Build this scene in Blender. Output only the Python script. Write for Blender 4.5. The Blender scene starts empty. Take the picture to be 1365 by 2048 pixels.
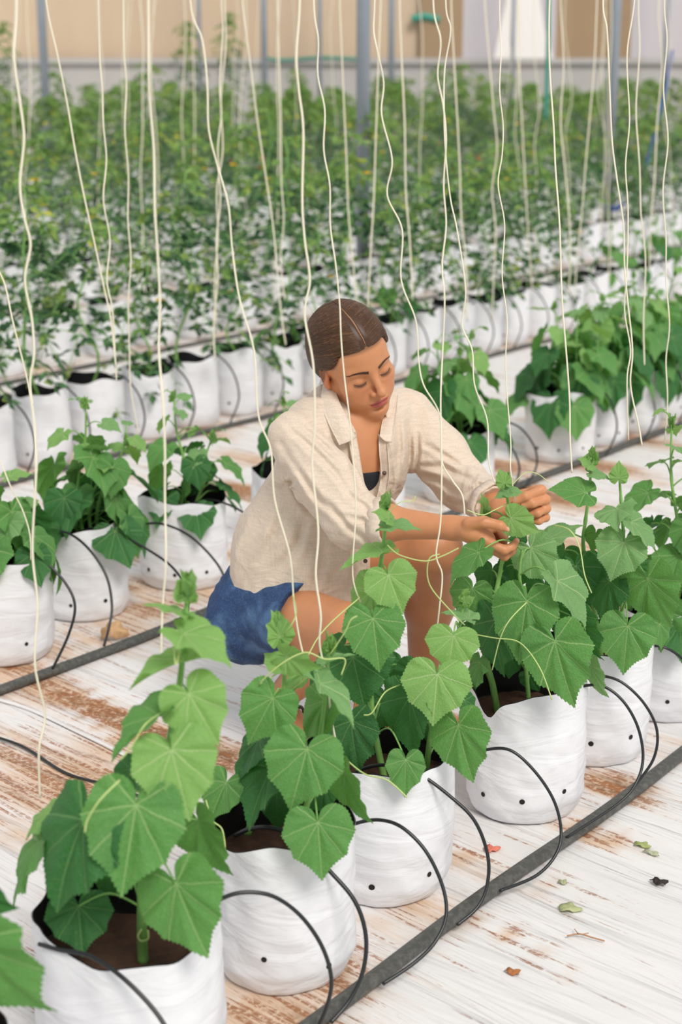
import bpy, math, random
import numpy as np
from mathutils import Vector, Matrix, noise as mnoise

C = bpy.context.scene.collection
R = math.radians
random.seed(7)

# ------------------------------------------------------------------ camera, world, sun
FPX = 3200.0; CX, CY = 682.5, 1024.0
CAM = Vector((0, 0, 1.5)); PITCH = R(15.6)
RIGHT = Vector((1, 0, 0))
FWD = Vector((0, math.cos(PITCH), -math.sin(PITCH)))
UPV = Vector((0, math.sin(PITCH), math.cos(PITCH)))

cam_d = bpy.data.cameras.new('camera')
cam = bpy.data.objects.new('camera', cam_d); C.objects.link(cam)
cam.location = CAM
cam.rotation_euler = (math.pi / 2 - PITCH, 0, 0)
cam_d.sensor_fit = 'VERTICAL'; cam_d.sensor_height = 36; cam_d.sensor_width = 24
cam_d.lens = FPX / 2048 * 36
cam_d.clip_end = 200
cam_d.dof.use_dof = True
cam_d.dof.focus_distance = 3.15
cam_d.dof.aperture_fstop = 3.7
bpy.context.scene.camera = cam

w = bpy.data.worlds.new('sky'); bpy.context.scene.world = w
w.use_nodes = True
nt = w.node_tree; nt.nodes.clear()
wo = nt.nodes.new('ShaderNodeOutputWorld'); bg = nt.nodes.new('ShaderNodeBackground')
bg.inputs[0].default_value = (0.97, 0.98, 1.0, 1); bg.inputs[1].default_value = 0.66
nt.links.new(bg.outputs[0], wo.inputs[0])

sd = bpy.data.lights.new('sun', 'SUN'); sd.energy = 2.15; sd.angle = R(20); sd.color = (1.0, 0.955, 0.89)
so = bpy.data.objects.new('sun', sd); C.objects.link(so)
so.rotation_euler = Vector((-0.30, 0.62, -0.74)).to_track_quat('-Z', 'Y').to_euler()

vs = bpy.context.scene.view_settings
vs.view_transform = 'Standard'; vs.look = 'None'; vs.gamma = 1.0; vs.use_curve_mapping = False
vs.exposure = 0.14

# ------------------------------------------------------------------ pixel <-> world helpers
def ray(px, py):
    return (RIGHT * ((px - CX) / FPX) + UPV * (-(py - CY) / FPX) + FWD).normalized()
def P(px, py, Y):                       # the point on the line of sight at world depth Y
    d = ray(px, py); return CAM + d * (Y / d.y)
def G(px, py, z=0.0):                   # the point on the ground
    d = ray(px, py); return CAM + d * ((z - CAM.z) / d.z)
RD = Vector((0.6, 0.8, 0)); RN = Vector((0.8, -0.6, 0))
def TN(t, n, z=0.0):                    # along a planting row / across the rows
    return RD * t + RN * n + Vector((0, 0, z))

# ------------------------------------------------------------------ object helpers
def lin(c):
    out = []
    for v in c[:3]:
        v = v / 255.0
        out.append(v / 12.92 if v <= 0.04045 else ((v + 0.055) / 1.055) ** 2.4)
    return (*out, 1)

def obj(name, verts, faces, mat=None, parent=None, smooth=True, loc=None):
    me = bpy.data.meshes.new(name)
    me.from_pydata([tuple(v) for v in verts], [], faces)
    return link(name, me, mat, parent, smooth, loc)
def link(name, me, mat=None, parent=None, smooth=True, loc=None):
    if mat: me.materials.append(mat)
    if smooth and len(me.polygons): me.polygons.foreach_set('use_smooth', [True] * len(me.polygons))
    o = bpy.data.objects.new(name, me); C.objects.link(o)
    if parent: o.parent = parent
    if loc is not None: o.location = loc
    return o
def tag(o, label=None, cat=None, group=None, kind=None):
    if label: o['label'] = label
    if cat: o['category'] = cat
    if group: o['group'] = group
    if kind: o['kind'] = kind
    return o
def empty(name, loc, label=None, cat=None, group=None, rz=0):
    o = bpy.data.objects.new(name, None); C.objects.link(o); o.location = loc
    o.rotation_euler = (0, 0, rz); o.empty_display_size = 0.05
    return tag(o, label, cat, group)
def kids(o): return [c for c in bpy.data.objects if c.parent == o]
def copy_tree(o, tree, parent=None):
    c = o.copy(); C.objects.link(c)
    if parent: c.parent = parent
    for ch in tree.get(o.name, []): copy_tree(ch, tree, c)
    return c
def tree_of(root):
    d = {}
    for o in bpy.data.objects:
        if o.parent: d.setdefault(o.parent.name, []).append(o)
    return d

class MB:
    def __init__(s): s.v = []; s.f = []
    def add(s, vs, fs):
        b = len(s.v); s.v += [tuple(v) for v in vs]; s.f += [tuple(i + b for i in f) for f in fs]
    def tube(s, pts, r, seg=8, cap=True, flat=1.0):
        pts = [Vector(p) for p in pts]; n = len(pts)
        rr = r if isinstance(r, (list, tuple)) else [r] * n
        up = Vector((0, 0, 1)); vs = []; prev = None
        for i, p in enumerate(pts):
            t = (pts[min(i + 1, n - 1)] - pts[max(i - 1, 0)])
            if t.length < 1e-9: t = Vector((0, 0, 1))
            t.normalize()
            if prev is None:
                a = up if abs(t.z) < 0.9 else Vector((1, 0, 0))
                x = t.cross(a).normalized()
            else:
                x = (prev - t * prev.dot(t)).normalized()
            prev = x; y = x.cross(t).normalized()
            for k in range(seg):
                a = 2 * math.pi * k / seg
                vs.append(p + x * math.cos(a) * rr[i] + y * math.sin(a) * rr[i] * flat)
        fs = [(i * seg + k, i * seg + (k + 1) % seg, (i + 1) * seg + (k + 1) % seg, (i + 1) * seg + k)
              for i in range(n - 1) for k in range(seg)]
        if cap:
            fs.append(tuple(range(seg))[::-1]); fs.append(tuple((n - 1) * seg + k for k in range(seg)))
        s.add(vs, fs)
    def box(s, lo, hi):
        x0, y0, z0 = lo; x1, y1, z1 = hi
        s.add([(x0, y0, z0), (x1, y0, z0), (x1, y1, z0), (x0, y1, z0), (x0, y0, z1), (x1, y0, z1), (x1, y1, z1), (x0, y1, z1)],
              [(0, 3, 2, 1), (4, 5, 6, 7), (0, 1, 5, 4), (1, 2, 6, 5), (2, 3, 7, 6), (3, 0, 4, 7)])
    def build(s, name, mat, parent=None, smooth=True, loc=None): return obj(name, s.v, s.f, mat, parent, smooth, loc)

def spline(pts, k=6):
    pts = [Vector(p) for p in pts]; out = []; n = len(pts)
    for i in range(n - 1):
        p0 = pts[max(i - 1, 0)]; p1 = pts[i]; p2 = pts[i + 1]; p3 = pts[min(i + 2, n - 1)]
        for j in range(k):
            t = j / k
            out.append(0.5 * ((2 * p1) + (p2 - p0) * t + (2 * p0 - 5 * p1 + 4 * p2 - p3) * t * t + (3 * p1 - p0 - 3 * p2 + p3) * t ** 3))
    out.append(pts[-1]); return out

# ------------------------------------------------------------------ material helpers
class NT:
    def __init__(s, name):
        s.m = bpy.data.materials.new(name); s.m.use_nodes = True; s.t = s.m.node_tree
        s.b = s.t.nodes['Principled BSDF']; s.out = s.t.nodes['Material Output']
    def n(s, typ, **kw):
        nd = s.t.nodes.new('ShaderNode' + typ)
        for k, v in kw.items():
            if k.startswith('i_'): nd.inputs[k[2:].replace('_', ' ')].default_value = v
            else: setattr(nd, k, v)
        return nd
    def l(s, a, b): s.t.links.new(a, b)
    def val(s, x, sock):
        if isinstance(x, (int, float)): sock.default_value = x
        else: s.l(x, sock)
    def math(s, op, a, b=None, c=None, clamp=False):
        nd = s.n('Math', operation=op); nd.use_clamp = clamp
        s.val(a, nd.inputs[0])
        if b is not None: s.val(b, nd.inputs[1])
        if c is not None: s.val(c, nd.inputs[2])
        return nd.outputs[0]
    def sstep(s, x, lo, hi):
        nd = s.n('MapRange', interpolation_type='SMOOTHSTEP'); s.val(x, nd.inputs[0])
        nd.inputs[1].default_value = lo; nd.inputs[2].default_value = hi; return nd.outputs[0]
    def mix(s, f, a, b):
        nd = s.n('Mix', data_type='RGBA'); s.val(f, nd.inputs[0])
        for x, k in ((a, 6), (b, 7)):
            if isinstance(x, tuple): nd.inputs[k].default_value = x
            else: s.l(x, nd.inputs[k])
        return nd.outputs[2]
    def noise(s, vec, scale, detail=3, rough=0.5, dist=0):
        nd = s.n('TexNoise'); nd.inputs['Scale'].default_value = scale; nd.inputs['Detail'].default_value = detail
        nd.inputs['Roughness'].default_value = rough; nd.inputs['Distortion'].default_value = dist
        if vec is not None: s.l(vec, nd.inputs['Vector'])
        return nd.outputs[0]
    def coord(s, kind='Object'): return s.n('TexCoord').outputs[kind]
    def mapping(s, vec, scale=(1, 1, 1), rot=(0, 0, 0), typ='POINT'):
        nd = s.n('Mapping', vector_type=typ); nd.inputs['Scale'].default_value = scale; nd.inputs['Rotation'].default_value = rot
        s.l(vec, nd.inputs['Vector']); return nd.outputs[0]
    def bump(s, h, strength=0.3, dist=0.01, normal=None):
        nd = s.n('Bump'); nd.inputs['Strength'].default_value = strength; nd.inputs['Distance'].default_value = dist
        s.l(h, nd.inputs['Height'])
        if normal is not None: s.l(normal, nd.inputs['Normal'])
        return nd.outputs[0]
    def base(s, col, rough=0.6, **kw):
        if isinstance(col, tuple): s.b.inputs['Base Color'].default_value = col
        else: s.l(col, s.b.inputs['Base Color'])
        s.val(rough, s.b.inputs['Roughness'])
        for k, v in kw.items(): s.b.inputs[k.replace('_', ' ')].default_value = v
        return s.m

def simple(name, rgb, rough=0.6, var=0.12, scale=8, bump=0.0, **kw):
    s = NT(name); v = s.coord()
    nz = s.noise(v, scale)
    c = lin(rgb); d = tuple(x * (1 - var) for x in c[:3]) + (1,); e = tuple(min(1, x * (1 + var)) for x in c[:3]) + (1,)
    s.base(s.mix(nz, d, e), rough, **kw)
    if bump: s.l(s.bump(s.noise(v, scale * 6), bump, 0.003), s.b.inputs['Normal'])
    return s.m

def leaf_mat(name, dark, light, vein, trans):
    s = NT(name); uv = s.coord('UV')
    sp = s.n('SeparateXYZ'); s.l(uv, sp.inputs[0]); x0, y0 = sp.outputs[0], sp.outputs[1]
    x = s.math('SUBTRACT', x0, 0.5); y = s.math('SUBTRACT', y0, 0.4)      # petiole joint at uv (0.5, 0.4); uv unit = 2 leaf lengths
    ax = s.math('ABSOLUTE', x)
    r = s.math('SQRT', s.math('ADD', s.math('MULTIPLY', x, x), s.math('MULTIPLY', y, y)))
    wob = s.math('MULTIPLY', s.math('SUBTRACT', s.noise(uv, 9, 2), 0.5), 0.02)
    dmin = None
    for a, wd in ((0, 0.006), (36, 0.005), (74, 0.005), (128, 0.004)):
        ca, sa = math.cos(R(a)), math.sin(R(a))
        along = s.math('ADD', s.math('MULTIPLY', ax, sa), s.math('MULTIPLY', y, ca))
        perp = s.math('ABSOLUTE', s.math('ADD', s.math('SUBTRACT', s.math('MULTIPLY', ax, ca), s.math('MULTIPLY', y, sa)), wob if a else 0.0))
        perp = s.math('ADD', perp, s.math('MULTIPLY', s.math('LESS_THAN', along, 0.0), 1.0))
        perp = s.math('ADD', perp, s.math('MULTIPLY', r, 0.003))
        dmin = perp if dmin is None else s.math('MINIMUM', dmin, perp)
    main = s.sstep(dmin, 0.0085, 0.0022)
    # side veins
    q = s.math('MULTIPLY', s.math('SUBTRACT', y, s.math('MULTIPLY', ax, 0.75)), 17.0)
    q = s.math('ADD', q, s.math('MULTIPLY', s.noise(uv, 7, 2), 2.2))
    fr = s.math('ABSOLUTE', s.math('SUBTRACT', s.math('FRACT', q), 0.5))
    side = s.sstep(fr, 0.09, 0.0)
    vor = s.n('TexVoronoi', feature='DISTANCE_TO_EDGE'); vor.inputs['Scale'].default_value = 34; s.l(uv, vor.inputs['Vector'])
    cell = s.sstep(vor.outputs[0], 0.0, 0.16)
    big = s.noise(uv, 3.0, 2)
    col = s.mix(big, lin(dark), lin(light))
    col = s.mix(s.math('MULTIPLY', s.math('SUBTRACT', 1.0, cell), 0.13), col, lin(vein))
    col = s.mix(s.math('MULTIPLY', side, 0.22), col, lin(vein))
    col = s.mix(s.math('MULTIPLY', main, 0.85), col, lin(vein))
    s.base(col, 0.52); s.b.inputs['Specular IOR Level'].default_value = 0.32
    h = s.math('SUBTRACT', s.math('MULTIPLY', cell, 0.35), s.math('ADD', main, s.math('MULTIPLY', side, 0.5)))
    s.l(s.bump(h, 0.55, 0.0022), s.b.inputs['Normal'])
    tr = s.n('BsdfTranslucent'); s.l(s.mix(main, lin(trans), lin(dark)), tr.inputs[0])
    mx = s.n('MixShader'); mx.inputs[0].default_value = 0.33
    s.l(s.b.outputs[0], mx.inputs[1]); s.l(tr.outputs[0], mx.inputs[2]); s.l(mx.outputs[0], s.out.inputs[0])
    return s.m

M = {}
M['leaf_y'] = leaf_mat('young_leaf', (118, 168, 88), (142, 188, 108), (192, 218, 150), (150, 195, 80))
M['leaf_p'] = leaf_mat('pale_leaf', (112, 160, 98), (136, 182, 118), (186, 212, 152), (130, 180, 90))
M['leaf_m'] = leaf_mat('mid_leaf', (78, 136, 70), (104, 160, 86), (162, 198, 126), (115, 172, 66))
M['leaf_d'] = leaf_mat('mature_leaf', (44, 100, 54), (66, 126, 68), (124, 168, 102), (74, 138, 50))

def stem_mat():
    s = NT('green_stem'); v = s.coord(); n = s.noise(s.mapping(v, (1, 1, 0.15)), 300, 2)
    s.base(s.mix(n, lin((96, 152, 66)), lin((150, 192, 110))), 0.55); s.b.inputs['Subsurface Weight'].default_value = 0.0
    s.l(s.bump(n, 0.3, 0.001), s.b.inputs['Normal']); return s.m
M['stem'] = stem_mat()
M['tendril'] = simple('tendril_green', (190, 208, 130), 0.5, 0.1)

def tomato_mat(name, a, b, c):
    s = NT(name); v = s.coord(); n = s.noise(v, 26, 1); n2 = s.noise(v, 7, 1)
    col = s.mix(s.sstep(n, 0.38, 0.62), lin(a), lin(b)); col = s.mix(s.sstep(n2, 0.6, 0.72), col, lin(c))
    s.base(col, 0.55)
    tr = s.n('BsdfTranslucent'); s.l(col, tr.inputs[0]); mx = s.n('MixShader'); mx.inputs[0].default_value = 0.35
    s.l(s.b.outputs[0], mx.inputs[1]); s.l(tr.outputs[0], mx.inputs[2]); s.l(mx.outputs[0], s.out.inputs[0]); return s.m
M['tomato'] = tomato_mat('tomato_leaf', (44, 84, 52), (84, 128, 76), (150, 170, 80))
M['tomato_hazed'] = tomato_mat('hazed_tomato_leaf', (68, 98, 74), (104, 134, 98), (160, 172, 100))  # background haze is put into this paler, greyer leaf colour of the tall vines
M['tomato_y'] = tomato_mat('tomato_top_leaf', (100, 142, 70), (140, 168, 84), (200, 196, 76))

def bag_mat():
    s = NT('white_woven_poly'); v = s.coord()
    st = s.mapping(v, (1.6, 1.6, 5.0)); n = s.noise(st, 3.6, 4, 0.5, 1.2)
    n2 = s.noise(v, 60, 2)
    dirt = s.sstep(s.noise(v, 14, 4), 0.66, 0.8)
    sp = s.n('SeparateXYZ'); s.l(v, sp.inputs[0]); low = s.sstep(sp.outputs[2], 0.06, 0.0)
    col = s.mix(n2, lin((236, 237, 241)), lin((244, 244, 247)))
    col = s.mix(s.math('MULTIPLY', s.math('MULTIPLY', dirt, low), 0.35), col, lin((190, 150, 110)))
    s.base(col, 0.42); s.b.inputs['Specular IOR Level'].default_value = 0.4
    wv = s.n('TexWave', wave_type='BANDS', bands_direction='Z'); wv.inputs['Scale'].default_value = 220
    s.l(v, wv.inputs['Vector'])
    b1 = s.bump(n, 0.36, 0.02); b2 = s.bump(wv.outputs[0], 0.06, 0.001, b1)
    s.l(b2, s.b.inputs['Normal'])
    tr = s.n('BsdfTranslucent'); tr.inputs[0].default_value = lin((235, 235, 235)); mx = s.n('MixShader'); mx.inputs[0].default_value = 0.12
    s.l(s.b.outputs[0], mx.inputs[1]); s.l(tr.outputs[0], mx.inputs[2]); s.l(mx.outputs[0], s.out.inputs[0]); return s.m
M['bag'] = bag_mat()
M['lining'] = simple('black_lining', (22, 23, 25), 0.4, 0.3, 20, 0.3)
M['soil'] = simple('coir_soil', (72, 46, 30), 0.95, 0.6, 60, 1.0)
M['hole'] = simple('dark_hole', (30, 24, 20), 0.8)
M['tube'] = simple('black_drip_tube', (28, 31, 33), 0.32)
M['string'] = simple('cream_twine', (236, 229, 205), 0.8, 0.06, 300, 0.2)
M['pole'] = simple('galvanised_steel', (150, 158, 168), 0.45, 0.12, 6, 0, Metallic=0.35)
M['wire'] = simple('steel_wire', (120, 120, 120), 0.4)
M['teal'] = simple('teal_plastic', (60, 150, 130), 0.5)
M['blue'] = simple('blue_plastic', (50, 90, 160), 0.5)
M['flower'] = simple('yellow_petal', (240, 200, 30), 0.5)
M['tomfruit'] = simple('orange_tomato', (235, 120, 40), 0.3)

def pipe_mat():
    s = NT('dusty_black_pipe'); v = s.coord()
    n = s.noise(s.mapping(v, (14, 14, 14)), 6, 5, 0.65); n2 = s.noise(v, 5, 3)
    s.base(s.mix(s.sstep(n, 0.4, 0.7), lin((70, 70, 67)), lin((96, 95, 89))), s.math('ADD', 0.4, s.math('MULTIPLY', n2, 0.3)))
    s.l(s.bump(n, 0.3, 0.002), s.b.inputs['Normal']); return s.m
M['pipe'] = pipe_mat()
# ------------------------------------------------------------------ ground: white woven ground cover with stains
WD = Vector((0.72, -0.69, 0)).normalized(); WP = Vector((0.69, 0.72, 0)).normalized()   # crease direction / across it
def ground_mat():
    s = NT('white_ground_cover'); v = s.coord()
    rot = math.atan2(WD.y, WD.x)
    q = s.mapping(v, (1, 1, 1), (0, 0, -rot))
    st = s.mapping(q, (1.0, 9.0, 1.0)); st2 = s.mapping(q, (1.7, 30.0, 1.0))
    at = s.n('Attribute', attribute_name='stain'); mask = at.outputs['Fac']
    n1 = s.noise(st, 1.9, 6, 0.65, 0.4)
    n2 = s.noise(st2, 2.2, 5, 0.7, 0.3)
    n3 = s.noise(v, 90, 4, 0.7); n4 = s.noise(v, 3.0, 5, 0.6)
    # broad soil film: grows where the mask is high
    film = s.sstep(s.math('ADD', s.math('ADD', s.math('MULTIPLY', n4, 0.5), s.math('MULTIPLY', n1, 0.5)), s.math('MULTIPLY', mask, 0.38)), 0.56, 0.84)
    streak = s.sstep(s.math('ADD', n2, s.math('MULTIPLY', mask, 0.20)), 0.605, 0.685)
    streak = s.math('MULTIPLY', streak, s.sstep(s.math('ADD', n1, s.math('MULTIPLY', mask, 0.25)), 0.42, 0.60))
    streak = s.math('MULTIPLY', streak, s.sstep(n3, 0.36, 0.54))
    spk = s.math('MULTIPLY', s.sstep(n3, 0.66, 0.74), s.sstep(n4, 0.45, 0.65))
    heavy = s.sstep(s.math('ADD', s.math('MULTIPLY', n1, 0.6), s.math('MULTIPLY', mask, 0.5)), 0.66, 0.84)
    base = s.mix(s.noise(v, 1.4, 3), lin((220, 217, 216)), lin((234, 231, 230)))
    c = s.mix(s.math('MULTIPLY', film, 0.85), base, lin((212, 178, 146)))
    c = s.mix(s.math('MULTIPLY', heavy, s.sstep(n3, 0.25, 0.6)), c, s.mix(s.sstep(n2, 0.4, 0.62), lin((128, 92, 62)), lin((196, 144, 96))))
    c = s.mix(s.math('MULTIPLY', streak, 0.85), c, lin((150, 96, 60)))
    c = s.mix(s.math('MULTIPLY', spk, 0.6), c, lin((120, 84, 60)))
    s.base(c, 0.62); s.b.inputs['Specular IOR Level'].default_value = 0.3
    wr = s.noise(s.mapping(q, (0.7, 7.0, 1.0)), 2.0, 3, 0.5, 0.5)
    b1 = s.bump(wr, 0.8, 0.05)
    b2 = s.bump(n2, 0.3, 0.008, b1)
    s.l(b2, s.b.inputs['Normal']); return s.m
M['ground'] = ground_mat()

STAINS = []  # (centre, radius along crease, radius across, strength)
def stain(px, py, a, b, k): STAINS.append((G(px, py), a, b, k))
stain(110, 1570, .30, .20, .85); stain(60, 1500, .16, .1, .8); stain(150, 1625, .25, .12, .8)
stain(250, 1440, .40, .04, 1.6); stain(180, 1420, .2, .035, 1.3); stain(420, 1500, .15, .05, 1.4); stain(80, 1395, .12, .03, .9)
stain(290, 1220, .12, .06, 1.0); stain(265, 1170, .10, .10, .9); stain(270, 1110, .08, .12, .9); stain(150, 1280, .2, .05, .7)
stain(30, 1330, .2, .06, 1.0); stain(470, 1110, .15, .06, .9); stain(500, 985, .22, .08, 1.3); stain(540, 930, .35, .08, .7)
stain(1230, 1570, .12, .07, 1.2); stain(650, 1950, .10, .07, 1.0); stain(520, 2035, .16, .06, .9); stain(1180, 1665, .07, .03, 1.2)
stain(1060, 985, .30, .10, 1.3); stain(990, 930, .18, .10, 1.1); stain(1180, 930, .25, .1, 1.1); stain(1000, 800, .8, .3, .35)
stain(1320, 820, .5, .1, 1.0); stain(1240, 870, .4, .08, 1.0); stain(1120, 1085, .1, .05, .9); stain(1150, 1090, .3, .08, .8)
stain(900, 1690, .12, .04, .7); stain(880, 1810, .1, .04, .6); stain(400, 860, .2, .06, .9); stain(500, 1350, .4, .2, .25)
stain(200, 940, .3, .1, .7); stain(640, 2048, .1, .05, .9); stain(1050, 1890, .25, .015, .5); stain(1150, 1790, .2, .012, .5)
stain(1010, 1860, .1, .02, .8); stain(700, 900, .5, .2, .5)

def ground():
    xs = np.arange(-15, 15.01, 0.06); ys = np.concatenate([np.arange(-2, 8, 0.06), np.arange(8, 24.6, 0.2)])
    xs = np.concatenate([np.arange(-15, -3, 0.2), np.arange(-3, 3, 0.05), np.arange(3, 15.01, 0.2)])
    X, Y = np.meshgrid(xs, ys); nx, ny = len(xs), len(ys)
    mask = np.zeros_like(X)
    for c, a, b, k in STAINS:
        dx = X - c.x; dy = Y - c.y
        u = (dx * WD.x + dy * WD.y) / a; v = (dx * WP.x + dy * WP.y) / b
        mask = np.maximum(mask, k * np.exp(-(u * u + v * v) * 0.7))
    # under every line of bags the soil spills out
    n = X * RN.x + Y * RN.y
    for nb, k in ((-1.5, .25), (-3.02, .55), (-4.55, .5), (-6.07, .5), (-7.6, .5), (-9.1, .5)):
        mask = np.maximum(mask, k * np.exp(-((n - nb) / .22) ** 2))
    mask = np.maximum(mask, 0.22 * (n < -1.75) + 0.0)
    Z = 0.0015 * np.sin((X * WP.x + Y * WP.y) * 21 + 2 * np.sin((X * WD.x + Y * WD.y) * 1.3)) - 0.002
    verts = np.stack([X.ravel(), Y.ravel(), Z.ravel()], 1)
    idx = np.arange(nx * ny).reshape(ny, nx)
    f = np.stack([idx[:-1, :-1], idx[:-1, 1:], idx[1:, 1:], idx[1:, :-1]], -1).reshape(-1, 4)
    me = bpy.data.meshes.new('floor'); me.from_pydata(verts.tolist(), [], f.tolist())
    at = me.attributes.new('stain', 'FLOAT', 'POINT'); at.data.foreach_set('value', mask.ravel().astype(np.float32))
    o = link('floor', me, M['ground']); tag(o, 'white woven ground cover with brown soil stains and creases', kind='structure')
ground()

# a fold in the ground cover: the overlapping edge of two sheets at the left
def fold():
    for k, pts in enumerate([[(-60, 1460), (40, 1490), (130, 1545), (215, 1570), (330, 1610)], [(-60, 1385), (50, 1415), (160, 1465), (300, 1535)]]):
        b = MB(); p = spline([G(x, y, 0.003) for x, y in pts], 6)
        b.tube(p, [0.004 if k == 0 else .006] * len(p), 8, flat=.6)
        o = b.build('trim_%d' % (k + 1), M['tube'] if k == 0 else M['ground']); tag(o, kind='structure')
fold()

# ------------------------------------------------------------------ far wall of the greenhouse
def wall_mat(name, a, b, sc, tr=0.0):
    s = NT(name); v = s.coord(); n = s.noise(s.mapping(v, (3, 1, 0.25)), 1.2, 4); n2 = s.noise(v, 1.0, 3)
    c = s.mix(s.math('MULTIPLY', s.math('ADD', n, n2), 0.5), lin(a), lin(b)); s.base(c, 0.9); return s.m
WALLY = 23.5
def wall():
    lower = wall_mat('grey_skirt', (168, 166, 164), (196, 192, 188), 1)
    tan = wall_mat('tan_mesh', (194, 170, 144), (216, 194, 168), 1)
    gr = wall_mat('lilac_film', (186, 180, 184), (208, 202, 206), 1)
    br = wall_mat('brown_board', (150, 124, 96), (178, 152, 122), 1)
    wh = wall_mat('white_film', (238, 232, 228), (246, 242, 240), 1)
    def panel(name, x0, x1, z0, z1, m, y=WALLY):
        b = MB(); b.box((x0, y, z0), (x1, y + .04, z1)); o = b.build(name, m, smooth=False); tag(o, kind='structure'); return o
    panel('wall_back', -14, 14, -.01, 5, tan, WALLY + .1)
    panel('baseboard_back', -14, 14, -.01, 1.55, lower, WALLY)
    xp = lambda px: (px - CX) / FPX * (WALLY * math.cos(PITCH))
    panel('window_1', xp(925), xp(1110), 1.56, 3.6, gr); panel('window_2', xp(1110), xp(1260), 1.56, 3.6, br)
    panel('window_3', xp(840), xp(925), 1.56, 3.6, br); panel('window_4', xp(1260), xp(1500), 1.56, 3.6, gr)
    # white pointed opening
    b = MB(); ys = WALLY - .03
    pts = [(985, 128), (1110, 128), (1090, 60), (1075, -30), (1020, -30), (1000, 60)]
    v = [P(x, y, ys) for x, y in pts] + [P(x, y, ys + .03) for x, y in pts]
    n = len(pts)
    b.add(v, [tuple(range(n)), tuple(range(2 * n - 1, n - 1, -1))] + [(i, (i + 1) % n, n + (i + 1) % n, n + i) for i in range(n)])
    tag(b.build('door_1', wh, smooth=False), kind='structure')
    b = MB(); b.box((-14, WALLY - .06, 1.52), (14, WALLY - .01, 1.6)); tag(b.build('trim_3', lower, smooth=False), kind='structure')
wall()

# ------------------------------------------------------------------ steel posts
def pole(px, Y, r, label):
    x = (px - CX) / FPX * (Y * math.cos(PITCH) + 0.0)
    o = empty('steel_post', (x, Y, 0), label, 'post')
    b = MB(); b.tube([(0, 0, 0), (0, 0, 4.2)], r, 20); b.build('post_tube', M['pole'], o)
    b = MB(); b.tube([(0, 0, 0), (0, 0, .03), (0, 0, .031), (0, 0, .12)], [r * 1.9, r * 1.9, r * 1.2, r * 1.2], 20); b.build('foot', M['pole'], o)
    return x, o
pole(727, 10.6, .044, 'tall grey steel post rising directly behind the woman\'s head')
pole(1228, 13.4, .044, 'grey steel post on the right beyond the cucumber row')
pole(88, 16.5, .044, 'blurred grey steel post in the upper left corner')
pole(529, 21.5, .040, 'faint distant steel post left of the central post')
pole(783, 21.5, .040, 'faint distant steel post close right of the central post')
pole(1025, 22.8, .028, 'thin dark far post before the bright white opening')
pole(400, 22.8, .03, 'thin far post between the left corner post and the central ones')
pole(640, 22.8, .03, 'thin far post just left of the central post at the back wall')
pole(1330, 22.8, .03, 'thin far post at the right edge by the back wall')

def misc_far():
    b = MB(); p = spline([P(1098, -60, 14), P(1097, 90, 14), P(1092, 240, 14)]); b.tube(p, .018, 8)
    tag(b.build('teal_strap', M['teal']), 'teal strap hanging down beside the bright white opening', 'strap')
    b = MB(); p = spline([P(1345, 100, 14), P(1332, 180, 14), P(1312, 260, 14), P(1292, 340, 14)]); b.tube(p, .014, 8)
    tag(b.build('blue_rope', M['blue']), 'dark blue rope slanting down at the right edge', 'rope')
    b = MB(); b.tube(spline([P(824, 38, 23.5), P(850, 33, 23.5), P(880, 40, 23.5)]), .05, 8)
    tag(b.build('teal_cloth_roll', M['teal']), 'small teal roll on the far wall right of the central post', 'roll')
    b = MB(); b.tube(spline([P(530, 116, 23.43), P(570, 120, 23.43), P(640, 115, 23.43), P(722, 118, 23.43)]), .02, 8)
    tag(b.build('teal_hose', M['teal']), 'teal hose running along the far wall left of the central post', 'hose')
    b = MB(); b.tube(spline([P(1212, 410, 13.3), P(1228, 418, 13.25), P(1246, 408, 13.3)]), .02, 8)
    tag(b.build('blue_tie', M['blue']), 'blue tie wrapped low around the right steel post', 'tie')
misc_far()

# ------------------------------------------------------------------ supply pipes along the rows
def pipe(n, t0, t1, label, wob=.012, r=.016, seed=0):
    b = MB(); pts = []
    k = int((t1 - t0) / .12)
    for i in range(k + 1):
        t = t0 + (t1 - t0) * i / k
        pts.append(TN(t, n + wob * math.sin(t * 2.1 + seed) + .3 * wob * math.sin(t * 7 + seed), r * .72))
    b.tube(pts, r, 14, flat=.72)
    o = b.build('supply_pipe', M['pipe']); tag(o, label, 'pipe'); return o
pipe(-1.385, .4, 6.0, 'thick grey black supply pipe crossing the white floor in the right foreground', seed=1)
pipe(-2.88, 1.6, 12.0, 'thick supply pipe running behind the woman along the second row of bags', seed=.4)
pipe(-4.42, 3.0, 14.0, 'supply pipe along the third row of bags behind the woman', r=.014, seed=2)
pipe(-5.93, 4.2, 16.0, 'distant supply pipe along the fourth row of bags', r=.014, seed=3)

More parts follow.
